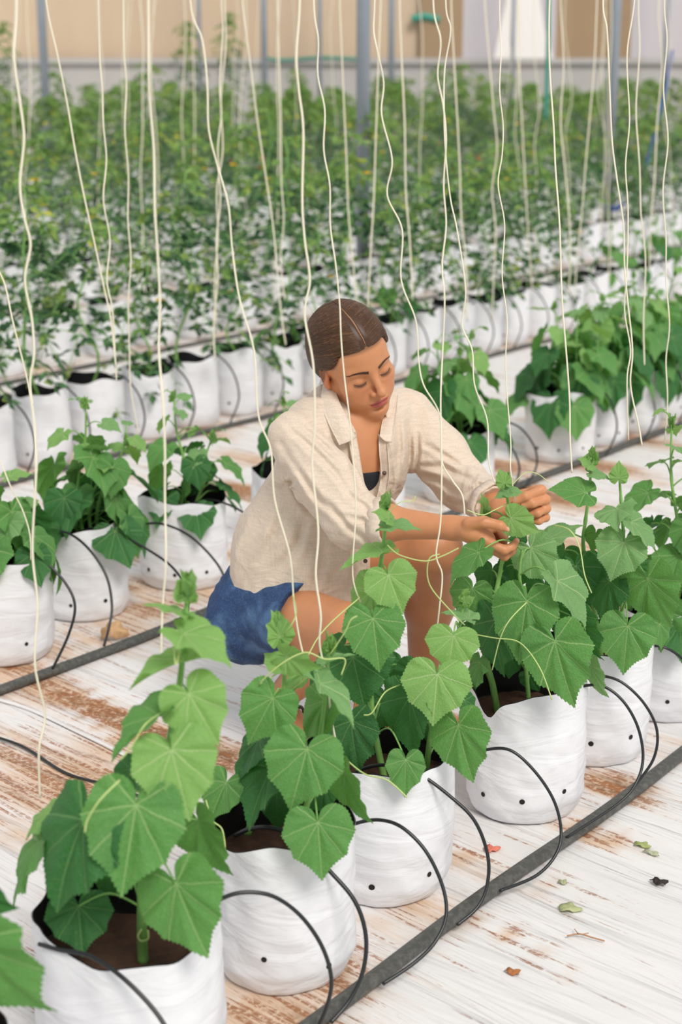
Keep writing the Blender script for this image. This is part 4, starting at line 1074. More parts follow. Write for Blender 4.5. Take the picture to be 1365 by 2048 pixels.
def sdf_mesh(name, prims, h, mat, parent=None, cuts=(), disp=None, extra=None, pad=.03, smooth_it=1):
    lo = np.min([q.lo for q in prims if not q.sub], axis=0) - pad; hi = np.max([q.hi for q in prims if not q.sub], axis=0) + pad
    CB = 4; nb = np.ceil((hi - lo) / (h * CB)).astype(int)
    ax = [lo[i] + (np.arange(nb[i]) + .5) * h * CB for i in range(3)]
    g = np.stack(np.meshgrid(*ax, indexing='ij'), -1).reshape(-1, 3).astype(np.float32)
    dc = np.concatenate([sdf_eval(prims, g[i:i + 400000], cuts, disp) for i in range(0, len(g), 400000)])
    act = np.abs(dc) < h * CB * 1.9
    N = nb * CB
    f = np.repeat(np.repeat(np.repeat(dc.reshape(nb), CB, 0), CB, 1), CB, 2).astype(np.float32)
    bi = np.argwhere(act.reshape(nb))
    off = np.stack(np.meshgrid(*[np.arange(CB)] * 3, indexing='ij'), -1).reshape(-1, 3)
    for i in range(0, len(bi), 6000):
        ids = (bi[i:i + 6000, None, :] * CB + off[None]).reshape(-1, 3)
        pts = (lo + (ids + .0) * h).astype(np.float32)
        f[ids[:, 0], ids[:, 1], ids[:, 2]] = sdf_eval(prims, pts, cuts, disp)
    ins = f < 0
    c = np.zeros(tuple(N - 1), dtype=np.uint8)
    for dx in (0, 1):
        for dy in (0, 1):
            for dz in (0, 1): c += ins[dx:N[0] - 1 + dx, dy:N[1] - 1 + dy, dz:N[2] - 1 + dz]
    cells = np.argwhere((c > 0) & (c < 8)); del c
    cor = [(a, b, d) for a in (0, 1) for b in (0, 1) for d in (0, 1)]
    val = np.stack([f[cells[:, 0] + a, cells[:, 1] + b, cells[:, 2] + d] for a, b, d in cor], 1)
    acc = np.zeros((len(cells), 3)); cnt = np.zeros(len(cells))
    for i in range(8):
        for j in range(i + 1, 8):
            if sum(abs(cor[i][q] - cor[j][q]) for q in range(3)) != 1: continue
            a, b = val[:, i], val[:, j]; m = (a < 0) != (b < 0)
            t = np.where(m, a / np.where(m, a - b, 1), 0)
            pt = np.array(cor[i]) + t[:, None] * (np.array(cor[j]) - np.array(cor[i]))
            acc += pt * m[:, None]; cnt += m
    verts = lo + (cells + acc / cnt[:, None]) * h
    key = (cells[:, 0] * int(N[1]) + cells[:, 1]) * int(N[2]) + cells[:, 2]
    order = np.argsort(key); skey = key[order]
    def lookup(c_):
        k_ = (c_[:, 0] * int(N[1]) + c_[:, 1]) * int(N[2]) + c_[:, 2]
        pos = np.clip(np.searchsorted(skey, k_), 0, len(skey) - 1); return np.where(skey[pos] == k_, order[pos], -1)
    quads = []
    for axs in range(3):
        u, v = (axs + 1) % 3, (axs + 2) % 3
        e = np.eye(3, dtype=int)
        m = (ins[cells[:, 0], cells[:, 1], cells[:, 2]]) != (ins[cells[:, 0] + e[axs][0], cells[:, 1] + e[axs][1], cells[:, 2] + e[axs][2]])
        cc = cells[m]; ok = (cc[:, u] > 0) & (cc[:, v] > 0); cc = cc[ok]
        s_in = ins[cc[:, 0], cc[:, 1], cc[:, 2]]
        q = np.stack([lookup(cc), lookup(cc - e[u]), lookup(cc - e[u] - e[v]), lookup(cc - e[v])], 1)
        good = (q >= 0).all(1); q = q[good]; s_in = s_in[good]
        q[~s_in] = q[~s_in][:, ::-1]
        quads.append(q)
    quads = np.concatenate(quads)
    # light relaxation removes the grid's stair pattern
    for _ in range(smooth_it):
        acc = np.zeros_like(verts); cnt = np.zeros(len(verts))
        for a in range(4):
            b = (a + 1) % 4
            np.add.at(acc, quads[:, a], verts[quads[:, b]]); np.add.at(cnt, quads[:, a], 1)
            np.add.at(acc, quads[:, b], verts[quads[:, a]]); np.add.at(cnt, quads[:, b], 1)
        verts = verts * .45 + (acc / np.maximum(cnt, 1)[:, None]) * .55
    me = bpy.data.meshes.new(name)
    me.vertices.add(len(verts)); me.vertices.foreach_set('co', verts.astype(np.float32).ravel())
    me.loops.add(quads.size); me.loops.foreach_set('vertex_index', quads.astype(np.int32).ravel())
    me.polygons.add(len(quads)); me.polygons.foreach_set('loop_start', np.arange(0, quads.size, 4, dtype=np.int32))
    me.update(calc_edges=True); me.validate()
    if extra is not None:
        at = me.color_attributes.new('tint', 'FLOAT_COLOR', 'POINT'); at.data.foreach_set('color', extra(verts).astype(np.float32).ravel())
    if parent is not None: 
        me.transform(Matrix.Translation(-parent.location))
    o = link(name, me, mat, parent)
    print(name, len(verts)); return o

# ------------------------------------------------------------------ the woman
PER = empty('person', (0.0, 3.42, 0), 'woman in beige linen shirt and denim shorts squatting, both hands at a cucumber leaf', 'person')

# head frame: F out of the face, U up the head, A to her own left (image right)
BACK = -FWD
def vv(x, y, z): return RIGHT * x + UPV * y + BACK * z
HF = vv(.50, -.47, .72).normalized()
HU = vv(-.20, .80, .60); HU = (HU - HF * HU.dot(HF)).normalized()
HA = HU.cross(HF).normalized()
HC = P(706, 718, 3.40); HS = .965
def H(a, f, u): return HC + (HA * a + HF * f + HU * u) * HS
HR = np.array([tuple(HA), tuple(HF), tuple(HU)]).T
def HE(c, r, k=.015, sub=False, tilt=0):
    rot = HR
    if tilt:
        ca, sa = math.cos(tilt), math.sin(tilt); rot = HR @ np.array([[ca, 0, -sa], [0, 1, 0], [sa, 0, ca]])
    return Ell(H(*c), [x * HS for x in r], rot, k, sub)
def HCn(a, b, ra, rb, k=.012, sub=False): return Cone(H(*a), H(*b), ra * HS, rb * HS, k, sub)

SHR = Vector((-.100, 3.345, .730)); SHL = Vector((.150, 3.52, .745))
CHEST = Vector((.018, 3.45, .66)); WAIST = Vector((-.075, 3.45, .48)); PELV = Vector((-.125, 3.49, .31))
ELR = P(706, 1040, 3.20); WRR = P(908, 1056, 3.10)
ELL_ = P(922, 965, 3.42); WRL = P(1006, 1022, 3.19)
HIPR = PELV + Vector((-.06, -.05, .0)); HIPL = PELV + Vector((.06, .07, .0))
KNR = P(700, 1262, 3.15); ANR = P(556, 1400, 3.43)
KNL = P(868, 1100, 3.32); ANL = P(846, 1408, 3.56)
TF = Vector((.5, -.85, .0)).normalized()     # chest direction
TA = Vector((.85, .5, .0)).normalized()      # towards her left
NECKB = Vector((.030, 3.455, .775))

body = []
# torso
body += [Ell(CHEST + Vector((0, 0, .03)), (.150, .095, .13), np.array([tuple(TA), tuple(TF), (0, 0, 1)]).T, .05),
         Cone(CHEST, WAIST, .105, .100, .06), Cone(WAIST, PELV, .105, .125, .06),
         Cone(SHR, SHL, .046, .046, .05)]
# neck and head
body += [Cone(NECKB, H(0, -.025, -.045), .053, .050, .03),
         HE((0, -.012, .034), (.075, .095, .087), .02),
         HE((0, .030, .020), (.064, .062, .070), .02),
         HE((0, .036, -.035), (.057, .056, .068), .02),
         HCn((.045, -.004, -.052), (.010, .066, -.094), .021, .019, .03), HCn((-.045, -.004, -.052), (-.010, .066, -.094), .021, .019, .03),
         HE((0, .072, -.096), (.019, .018, .015), .02),
         HE((.042, .058, -.026), (.023, .022, .018), .02), HE((-.042, .058, -.026), (.023, .022, .018), .02),
         HE((.033, .058, -.058), (.024, .022, .026), .02), HE((-.033, .058, -.058), (.024, .022, .026), .02),
         HE((0, .076, -.066), (.031, .020, .025), .015),
         HCn((.010, .082, .018), (.046, .068, .017), .010, .009, .012), HCn((-.010, .082, .018), (-.046, .068, .017), .010, .009, .012),
         HE((.031, .097, -.005), (.017, .013, .011), .014, True), HE((-.031, .097, -.005), (.017, .013, .011), .014, True),
         HE((.031, .073, -.005), (.0165, .0145, .0125), .004), HE((-.031, .073, -.005), (.0165, .0145, .0125), .004),
         HCn((0, .086, .010), (0, .112, -.030), .0072, .0088, .010), HE((0, .115, -.035), (.0098, .0100, .0088), .006),
         HE((.0125, .097, -.040), (.0072, .010, .0075), .006), HE((-.0125, .097, -.040), (.0072, .010, .0075), .006),
         HE((.006, .101, -.0475), (.0032, .005, .002), .003, True), HE((-.006, .101, -.0475), (.0032, .005, .002), .003, True),
         HE((0, .0935, -.0635), (.0225, .0085, .0052), .004), HE((0, .0925, -.0735), (.0185, .0090, .0062), .004),
         HCn((-.024, .089, -.0676), (0, .1035, -.0680), .0012, .0014, .0025, True), HCn((.024, .089, -.0676), (0, .1035, -.0680), .0012, .0014, .0025, True),
         HE((0, .090, -.086), (.016, .004, .004), .010, True)]
for sg in (-1, 1):
    body += [HE((sg * .0745, -.004, -.008), (.0075, .017, .031), .006), HE((sg * .080, .002, -.004), (.004, .010, .018), .004, True),
             HE((sg * .0735, .002, -.034), (.006, .009, .010), .006)]
# arms
body += [Grp([Cone(SHR, ELR, .044, .036, .03), Cone(ELR, ELR.lerp(WRR, .35), .036, .036, .03), Cone(ELR.lerp(WRR, .30), WRR, .036, .023, .02)], .02),
         Grp([Cone(SHL, ELL_, .044, .036, .03), Cone(ELL_, ELL_.lerp(WRL, .4), .036, .036, .02), Cone(ELL_.lerp(WRL, .3), WRL, .036, .023, .02)], .02)]
# legs
body += [Cone(HIPR, KNR, .082, .056, .03), Cone(HIPL, KNL, .082, .054, .03),
         Cone(KNR, KNR.lerp(ANR, .4), .050, .052, .03), Cone(KNR.lerp(ANR, .4), ANR, .050, .031, .03),
         Cone(KNL, KNL.lerp(ANL, .35) + Vector((0.0, .02, 0)), .049, .053, .03), Cone(KNL.lerp(ANL, .35) + Vector((0.0, .02, 0)), ANL, .052, .031, .03),
         Ell(KNL + Vector((.012, -.012, .008)), (.042, .042, .046), None, .03)]
# feet : heel lifted, ball on the ground
def foot(an, ball, toe, parts):
    side = (toe - ball).cross(Vector((0, 0, 1))).normalized()
    heel = an + Vector((0, 0, -.045)) - (toe - ball).normalized() * .022
    body.extend([Cone(an, heel, .030, .028, .015), Cone(an, ball, .030, .026, .025), Cone(heel, ball, .026, .024, .02)])
    for q, (w_, l_, r_) in enumerate(((-.026, 1.0, .0120), (-.010, 1.02, .0090), (.003, .95, .0085), (.015, .86, .008), (.027, .75, .0078))):
        a = ball + side * w_ * .8; b_ = ball + (toe - ball) * l_ + side * w_ * 1.05; b_.z = r_ + .002
        body.append(Cone(a, b_, .016, r_, .006))
BALR = Vector((-.085, 3.385, .026)); TOER = Vector((-.035, 3.345, .012))
BALL_ = Vector((.225, 3.49, .028)); TOEL = Vector((.265, 3.44, .014))
foot(ANR, BALR, TOER, body); foot(ANL, BALL_, TOEL, body)

# hands
def chain(pts, rs, k=.006):
    for i in range(len(pts) - 1): body.append(Cone(pts[i], pts[i + 1], rs[i], rs[i + 1], k))
NAILS = []
# her right hand (left in the photo): thumb on top of the leaf, fingers curled beneath
Yh = 3.075
pm = P(962, 1066, Yh + .01)
body += [Cone(WRR, P(948, 1061, Yh + .01), .0225, .024, .015), Cone(P(935, 1060, Yh), P(975, 1078, Yh), .019, .016, .014),
         Cone(P(935, 1054, Yh + .02), P(972, 1062, Yh + .025), .018, .0145, .014), Cone(P(945, 1068, Yh - .005), P(972, 1084, Yh + .0), .017, .0135, .014)]
chain([P(940, 1048, Yh - .01), P(968, 1044, Yh - .022), P(1001, 1051, Yh - .028), P(1026, 1061, Yh - .026)], [.0150, .0115, .0098, .0072])
NAILS.append((P(1022, 1057, Yh - .034), .0062))
chain([P(960, 1078, Yh - .008), P(983, 1088, Yh - .016), P(1009, 1100, Yh - .018), P(1025, 1094, Yh - .012), P(1034, 1082, Yh - .010)], [.0125, .0102, .0090, .0078, .0064])
NAILS.append((P(1037, 1077, Yh - .014), .0045))
chain([P(962, 1084, Yh + .004), P(984, 1098, Yh), P(1010, 1113, Yh), P(1024, 1103, Yh + .006), P(1031, 1092, Yh + .008)], [.0122, .0098, .0086, .0076, .0062])
chain([P(962, 1080, Yh + .022), P(984, 1090, Yh + .022), P(1006, 1090, Yh + .020), P(1008, 1076, Yh + .014), P(1002, 1068, Yh + .008)], [.0120, .0096, .0084, .0074, .0064])
chain([P(958, 1066, Yh + .034), P(978, 1074, Yh + .038), P(995, 1076, Yh + .034), P(998, 1066, Yh + .026), P(992, 1060, Yh + .020)], [.0110, .0086, .0076, .0066, .0058])
# her left hand (right in the photo): fingertips pinch the twine, back of the fingers to the right
Yl = 3.13
body += [Cone(WRL, P(1045, 1008, Yl + .05), .0225, .022, .015), Cone(WRL, P(1052, 1024, Yl + .045), .021, .020, .015), Cone(P(1040, 998, Yl + .05), P(1068, 992, Yl + .045), .019, .016, .012), Cone(P(1045, 1020, Yl + .05), P(1072, 1030, Yl + .045), .018, .014, .012)]
chain([P(1056, 992, Yl + .045), P(1071, 982, Yl + .030), P(1083, 980, Yl + .004), P(1052, 993, Yl - .018), P(1030, 1004, Yl - .020)], [.0150, .0112, .0098, .0084, .0066])
chain([P(1062, 1004, Yl + .045), P(1084, 996, Yl + .030), P(1092, 999, Yl + .004), P(1066, 1007, Yl - .016), P(1046, 1012, Yl - .016)], [.0145, .0110, .0096, .0082, .0066])
chain([P(1064, 1016, Yl + .045), P(1086, 1014, Yl + .030), P(1093, 1017, Yl + .006), P(1076, 1026, Yl - .010), P(1062, 1029, Yl - .008)], [.0140, .0104, .0092, .0080, .0066])
chain([P(1062, 1028, Yl + .045), P(1084, 1032, Yl + .030), P(1092, 1035, Yl + .012), P(1078, 1042, Yl + .0), P(1068, 1042, Yl + .0)], [.0130, .0096, .0082, .0074, .0060])
chain([P(1030, 1022, Yl + .04), P(1032, 1018, Yl + .01), P(1027, 1008, Yl - .008)], [.0140, .0105, .0080])

def hairline(a):
    line = .067 - 1.5 * np.abs(a) ** 2.0
    return np.where(np.abs(a) > .055, line - 2.3 * (np.abs(a) - .055), line)
def skin_tint(v):
    n = len(v); c = np.ones((n, 4)); q = (v - _v(HC)) / HS; a = q @ _v(HA); f = q @ _v(HF); u = q @ _v(HU)
    def blob(ca, cf, cu, ra, rf, ru): return np.exp(-(((a - ca) / ra) ** 2 + ((f - cf) / rf) ** 2 + ((u - cu) / ru) ** 2))
    base = np.array(lin((200, 138, 96))[:3]); col = np.tile(base, (n, 1))
    def put(w_, rgb):
        nonlocal col
        w_ = np.clip(w_, 0, 1)[:, None]; col = col * (1 - w_) + np.array(lin(rgb)[:3]) * w_
    leg = np.clip((0.62 - v[:, 2]) / .2, 0, 1) * (f < -.1); put(leg * .55, (170, 104, 64))
    put(blob(0, .1, -.040, .016, .02, .012) * .35, (220, 140, 112))
    for sg in (-1, 1): put(blob(sg * .042, .065, -.035, .022, .03, .018) * .38, (222, 138, 108)); put(blob(sg * .078, 0, -.01, .012, .03, .035) * .6, (214, 124, 92))
    lipx = np.clip(1 - (np.abs(a) / .0245) ** 2.2, 0, 1)
    up_ = (u < -.0675 + 0) & (u > -.0685)
    top = -.0675 + .0085 * lipx ** .6 * (1 - .25 * np.exp(-(a / .005) ** 2)); bot = -.0675 - .0125 * lipx ** .6
    lip = np.clip((top - u) / .0016, 0, 1) * np.clip((u - bot) / .0016, 0, 1) * (lipx > .02) * (f > .075)
    put(lip, (180, 92, 84))
    put(np.exp(-((u + .0677) / .0011) ** 2) * (np.abs(a) < .022) * (f > .075) * .55, (120, 60, 52))
    line = hairline(a); near = np.minimum(line - u, f - (-.004 + .42 * (u + .02))); put(np.clip(1 - near / .008, 0, 1) * (u > -.035) * .7, (88, 58, 40))
    for p_, r_ in NAILS:
        d2 = ((v - _v(p_)) ** 2).sum(1); put(np.clip(1.6 - np.sqrt(d2) / r_, 0, 1) * .6, (240, 196, 180))
    return np.concatenate([col, np.ones((n, 1))], 1)
def skin_mat():
    s = NT('skin'); at = s.n('Attribute', attribute_name='tint'); v = s.coord()
    n = s.noise(v, 40, 4)
    hs = s.n('HueSaturation'); s.l(at.outputs['Color'], hs.inputs['Color']); s.l(s.math('ADD', .92, s.math('MULTIPLY', n, .16)), hs.inputs['Value'])
    s.base(hs.outputs[0], 0.46); b = s.b.inputs
    b['Subsurface Weight'].default_value = .22; b['Subsurface Radius'].default_value = (1, .35, .18); b['Subsurface Scale'].default_value = .008
    b['Specular IOR Level'].default_value = .4
    s.l(s.bump(s.noise(v, 900, 2), .10, .0006), b['Normal']); return s.m
M['skin'] = skin_mat()
sdf_mesh('body', body, .0022, M['skin'], PER, extra=skin_tint)

# ---- cloth
def linen_mat(name, rgb, weave=True):
    s = NT(name); v = s.coord(); c = lin(rgb)
    n = s.noise(v, 5, 4); f1 = s.noise(s.mapping(v, (1, 1, .06)), 420, 2); f2 = s.noise(s.mapping(v, (.06, .06, 1)), 420, 2)
    th = s.math('MULTIPLY', s.math('ADD', f1, f2), .5)
    d = tuple(x * .90 for x in c[:3]) + (1,); e = tuple(min(1, x * 1.05) for x in c[:3]) + (1,)
    s.base(s.mix(s.sstep(th, .35, .65), d, e), .85); s.b.inputs['Sheen Weight'].default_value = .15; s.b.inputs['Specular IOR Level'].default_value = .2
    wr = s.noise(s.mapping(v, (1, 1, 1)), 9, 3, .5, 1.6)
    b1 = s.bump(wr, .55, .018); b2 = s.bump(th, .25, .0012, b1); s.l(b2, s.b.inputs['Normal'])
    return s.m
M['linen'] = linen_mat('beige_linen', (217, 200, 181))
def denim_mat():
    s = NT('blue_denim'); v = s.coord()
    tw = s.n('TexWave', wave_type='BANDS', bands_direction='DIAGONAL'); tw.inputs['Scale'].default_value = 260; s.l(v, tw.inputs['Vector'])
    n = s.noise(v, 16, 4); n2 = s.noise(v, 260, 2)
    c = s.mix(s.sstep(n, .42, .66), lin((38, 66, 108)), lin((78, 112, 152))); c = s.mix(s.math('MULTIPLY', s.sstep(n2, .5, .75), .22), c, lin((120, 148, 182)))
    s.base(c, .85); wr = s.noise(v, 22, 3, .5, 1.5); b1 = s.bump(wr, .6, .01); s.l(s.bump(tw.outputs[0], .3, .0008, b1), s.b.inputs['Normal']); return s.m
M['denim'] = denim_mat()
def folds(scale, amp, seed, dirv=(0, 0, 1), stretch=.35):
    dv = _v(Vector(dirv).normalized())
    def fn(p):
        q = p - (p @ dv)[:, None] * dv * (1 - stretch)
        x, y, z = q[:, 0] * scale, q[:, 1] * scale, q[:, 2] * scale
        a = np.sin(x * 1.0 + 1.7 * np.sin(y * .8 + seed) + z * .9); b = np.sin(y * 1.3 - z * 1.1 + 1.5 * np.sin(x * .9 + seed * 2)); 
        c = np.sin((x + y) * 2.1 + z * 1.7 + 1.3 * np.sin(z * 1.1 + seed))
        r = (1 - np.abs(a)) * .5 + (1 - np.abs(b)) * .35 + .25 * c
        return (-amp * r + amp * .35).astype(np.float32)
    return fn
f_torso = folds(34, .0075, 1.3, (.3, -.2, 1), .22); f_slR = folds(42, .0034, 2.1, tuple(ELR - SHR), .5); f_slL = folds(42, .0036, .7, tuple(ELL_ - SHL), .5)
ZL = lambda pts: [(440 + x / 1.95, 580 + y / 1.95) for x, y in pts]
CREASE = [  # pulled folds of the linen: polyline, width in m, depth in m
    (ZL([(262, 530), (350, 610), (440, 700), (510, 800)]), .007, .006), (ZL([(235, 590), (300, 700), (380, 810), (480, 900)]), .007, .006),
    (ZL([(300, 520), (400, 600), (470, 670)]), .006, .005), (ZL([(240, 640), (290, 760), (350, 870)]), .008, .006),
    (ZL([(500, 800), (560, 840), (612, 905)]), .006, .006), (ZL([(480, 880), (560, 900), (615, 960)]), .006, .005),
    (ZL([(420, 820), (500, 930), (590, 985)]), .006, .005), (ZL([(195, 752), (240, 765), (290, 745)]), .005, .006),
    (ZL([(330, 900), (300, 1000), (210, 1110)]), .010, .007), (ZL([(400, 960), (400, 1060), (360, 1180)]), .010, .006),
    (ZL([(250, 850), (210, 960), (150, 1060)]), .010, .006), (ZL([(520, 1000), (540, 1080), (500, 1180)]), .009, .006),
    (ZL([(400, 440), (420, 520), (450, 590)]), .005, .004), (ZL([(345, 450), (390, 470), (415, 560)]), .005, .003),
    (ZL([(772, 560), (775, 640), (764, 715)]), .004, .006), (ZL([(764, 715), (850, 740), (930, 800)]), .007, .006),
    (ZL([(775, 690), (870, 690), (980, 740)]), .007, .006), (ZL([(800, 600), (880, 650), (960, 700)]), .006, .005),
    (ZL([(960, 800), (1010, 760), (1050, 770)]), .005, .005), (ZL([(900, 820), (970, 850), (1010, 830)]), .006, .005),
    (ZL([(690, 480), (700, 600), (690, 720)]), .007, .005), (ZL([(735, 520), (740, 640), (725, 770)]), .006, .005), (ZL([(660, 620), (672, 740), (650, 840)]), .005, .005),
    (ZL([(500, 600), (520, 700), (560, 800)]), .005, .004)]
def creases(p):
    rel = p - _v(CAM); dep = rel @ _v(FWD); x = CX + FPX * (rel @ _v(RIGHT)) / dep; y = CY - FPX * (rel @ _v(UPV)) / dep
    out = np.zeros(len(p), dtype=np.float32); px = np.stack([x, y], 1)
    for pts, w_, a_ in CREASE:
        wp = w_ * 900; best = np.full(len(p), 1e9); bs = np.zeros(len(p)); n_ = len(pts) - 1
        for i in range(n_):
            u0 = np.array(pts[i]); v0 = np.array(pts[i + 1]) - u0; t = np.clip(((px - u0) @ v0) / (v0 @ v0), 0, 1); q = px - u0 - t[:, None] * v0
            dd = (q * q).sum(1); m = dd < best; best = np.where(m, dd, best); bs = np.where(m, (i + t) / n_, bs)
        d_ = np.sqrt(best) / wp; tap = np.sin(np.pi * np.clip(bs * .9 + .05, 0, 1)) ** .6
        out += (a_ * tap * (np.exp(-d_ ** 2) - .55 * np.exp(-(d_ - 1.9) ** 2))).astype(np.float32)
    return out * np.clip((3.53 - p[:, 1]) / .05, 0, 1)
def shirt_disp(p):
    dR = Cone(SHR + Vector((0, 0, -.03)), ELR, .08, .08).d(p); dL = Cone(SHL.lerp(ELL_, .2), WRL, .08, .08).d(p)
    wR = np.clip(1 - dR / .02, 0, 1); wL = np.clip(1 - dL / .02, 0, 1)
    w0 = np.clip(1 - wR - wL, 0, 1)
    hem = np.clip((.46 - p[:, 2]) / .1, 0, 1)
    return f_torso(p) * w0 * (1 - .2 * hem) + f_slR(p) * wR + f_slL(p) * wL + creases(p)
CUFR = ELR.lerp(WRR, .28); CUFL = ELL_.lerp(WRL, .74)
TROT = np.array([tuple(TA), tuple(TF), (0, 0, 1)]).T
shirt = [Ell(CHEST + Vector((0, 0, .03)), (.158, .108, .140), TROT, .05),
         Cone(CHEST + Vector((-.01, 0, .0)), WAIST + Vector((0, 0, 0)), .122, .132, .07),
         Cone(WAIST, Vector((-.085, 3.44, .36)), .134, .155, .06), Ell(Vector((-.16, 3.46, .42)), (.085, .10, .11), None, .05),
         Ell(Vector((-.03, 3.39, .42)), (.09, .09, .10), None, .05),
         Cone(SHR + Vector((.012, .01, .0)), SHL + Vector((-.012, 0, .0)), .054, .054, .05),
         Cone(NECKB + Vector((0, .0, -.045)), NECKB + Vector((0, .0, .0)), .085, .066, .04),
         # sleeves
         Grp([Cone(SHR, SHR.lerp(ELR, .55), .058, .064, .03), Cone(SHR.lerp(ELR, .55), ELR, .064, .057, .03), Cone(ELR, CUFR, .056, .044, .025)], .010),
         Grp([Cone(SHL, SHL.lerp(ELL_, .6), .056, .060, .03), Cone(SHL.lerp(ELL_, .6), ELL_, .060, .056, .03), Cone(ELL_, CUFL, .055, .044, .025)], .010)]
# opening: neck hole, then the unbuttoned front
def surfpt(px, py, Y): return P(px, py, Y)
NK = H(0, -.025, -.045)
shirt += [Cone(NECKB + Vector((.006, -.012, -.045)), NK, .054, .070, .008, True)]
# the V of the open front follows the chest surface
vpts = [(728, 850, 3.385, .050), (733, 885, 3.360, .034), (740, 925, 3.345, .027), (746, 965, 3.335, .022), (746, 1012, 3.33, .012)]
for i in range(len(vpts) - 1):
    a, b_ = vpts[i], vpts[i + 1]
    shirt.append(Cone(P(a[0], a[1], a[2]), P(b_[0], b_[1], b_[2]), a[3], b_[3], .006, True))
# sleeve ends stay open around the forearm
shirt += [Cone(CUFR + (WRR - ELR).normalized() * .052, CUFR + (WRR - ELR).normalized() * .14, .052, .07, .004, True),
          Cone(CUFL + (WRL - ELL_).normalized() * .054, CUFL + (WRL - ELL_).normalized() * .14, .052, .07, .004, True)]
sdf_mesh('shirt', shirt, .0030, M['linen'], PER, cuts=[((.06, 0, -1.0), (-.1, 3.4, .352))], disp=shirt_disp)
# tank top seen in the open front
tank = [Ell(CHEST + Vector((0, 0, .03)), (.152, .099, .132), TROT, .05), Cone(CHEST, WAIST, .109, .104, .06)]
sdf_mesh('tank_top', tank, .004, simple('black_jersey', (34, 38, 46), .9), PER, cuts=[((0, 0, 1), (0, 0, .655))])

# shorts
kr = (KNR - HIPR).normalized(); kl = (KNL - HIPL).normalized()
shorts = [Ell(PELV + Vector((0, 0, .012)), (.150, .135, .125), None, .05), Cone(WAIST + Vector((-.02, 0, -.06)), PELV, .112, .135, .05),
          Cone(HIPR, HIPR.lerp(KNR, .50), .098, .088, .04), Cone(HIPL, HIPL.lerp(KNL, .40), .096, .086, .04),
          Ell(HIPR + Vector((-.035, .0, -.035)), (.09, .09, .09), None, .04)]
def shorts_disp(p): return folds(70, .0028, 3.1, (.4, -.6, 0), .4)(p)
hem = HIPR.lerp(KNR, .50)
class Cap:                                   # flat ended trim of each leg of the shorts
    pass
shorts += [Cone(HIPR.lerp(KNR, .52) + kr * .10, KNR + kr * .08, .118, .12, .003, True), Cone(HIPL.lerp(KNL, .45) + kl * .10, KNL + kl * .10, .115, .12, .003, True)]
sdf_mesh('shorts', shorts, .0035, M['denim'], PER, disp=shorts_disp)
# stitched hem and side seam of the visible leg
b = MB(); 
import itertools
s1 = [PELV + Vector((-.02, -.142, .06)), HIPR + Vector((.04, -.107, .03)), HIPR.lerp(KNR, .35) + Vector((.01, -.09, .05))]
M['stitch'] = simple('pale_stitching', (150, 168, 196), .8)

# ---- hair
hair = [HE((0, -.018, .038), (.0820, .0985, .0915), .02), HE((0, .030, .020), (.0672, .0655, .0735), .02), HE((0, -.012, .034), (.0785, .0985, .0905), .02), HE((0, -.055, -.010), (.072, .060, .070), .03), HE((0, -.105, -.035), (.030, .030, .030), .02)]
class HairLine:      # cut the cap along the hairline: a slanted plane in front, another below
    pass
def hcut(n, o):
    n3 = HA * n[0] + HF * n[1] + HU * n[2]; return (tuple(n3), tuple(H(*o)))
def hair_disp(p):
    q = (p - _v(HC)) / HS; a = q @ _v(HA); f = q @ _v(HF); u = q @ _v(HU)
    # hairline height rises in the middle of the forehead and falls towards the ears
    line = .067 - 1.5 * np.abs(a) ** 2.0
    line = np.where(np.abs(a) > .055, line - 2.3 * (np.abs(a) - .055), line)
    front = f - (.066 - .0 * u)
    keep = (line - u) + 0 * front        # positive below the hairline = remove, only at the front
    s_ = np.minimum(keep, (f - (-.004 + .42 * (u + .02))))
    groove = 0 * a
    part = .0018 * np.exp(-(a / .0035) ** 2) * np.clip((u - .03) / .04, 0, 1) * (f > -.03)
    d0 = groove + part
    tap = .0055 * np.clip(1 + s_ / .022, 0, 1) ** 1.5
    return np.maximum(d0, 0 * d0 - .02) + tap + np.where(s_ > 0, np.clip(s_ * 1.0, 0, .03) + .0, 0).astype(np.float32)
def hair_mat(name, a_, b_):
    s = NT(name); v = s.coord(); n = s.noise(v, 60, 3); n2 = s.noise(v, 9, 2)
    s.base(s.mix(s.math('MULTIPLY', s.math('ADD', n, n2), .5), lin(a_), lin(b_)), .42); s.b.inputs['Specular IOR Level'].default_value = .35
    s.b.inputs['Anisotropic'].default_value = .5; return s.m
M['hair'] = hair_mat('brown_hair', (50, 32, 22), (92, 62, 42))
M['hair2'] = hair_mat('lighter_brown_hair', (92, 62, 40), (150, 110, 74))
M['brow'] = hair_mat('brow_hair', (74, 50, 38), (96, 68, 50))
hobj = sdf_mesh('hair', hair, .0022, M['hair'], PER, disp=hair_disp)

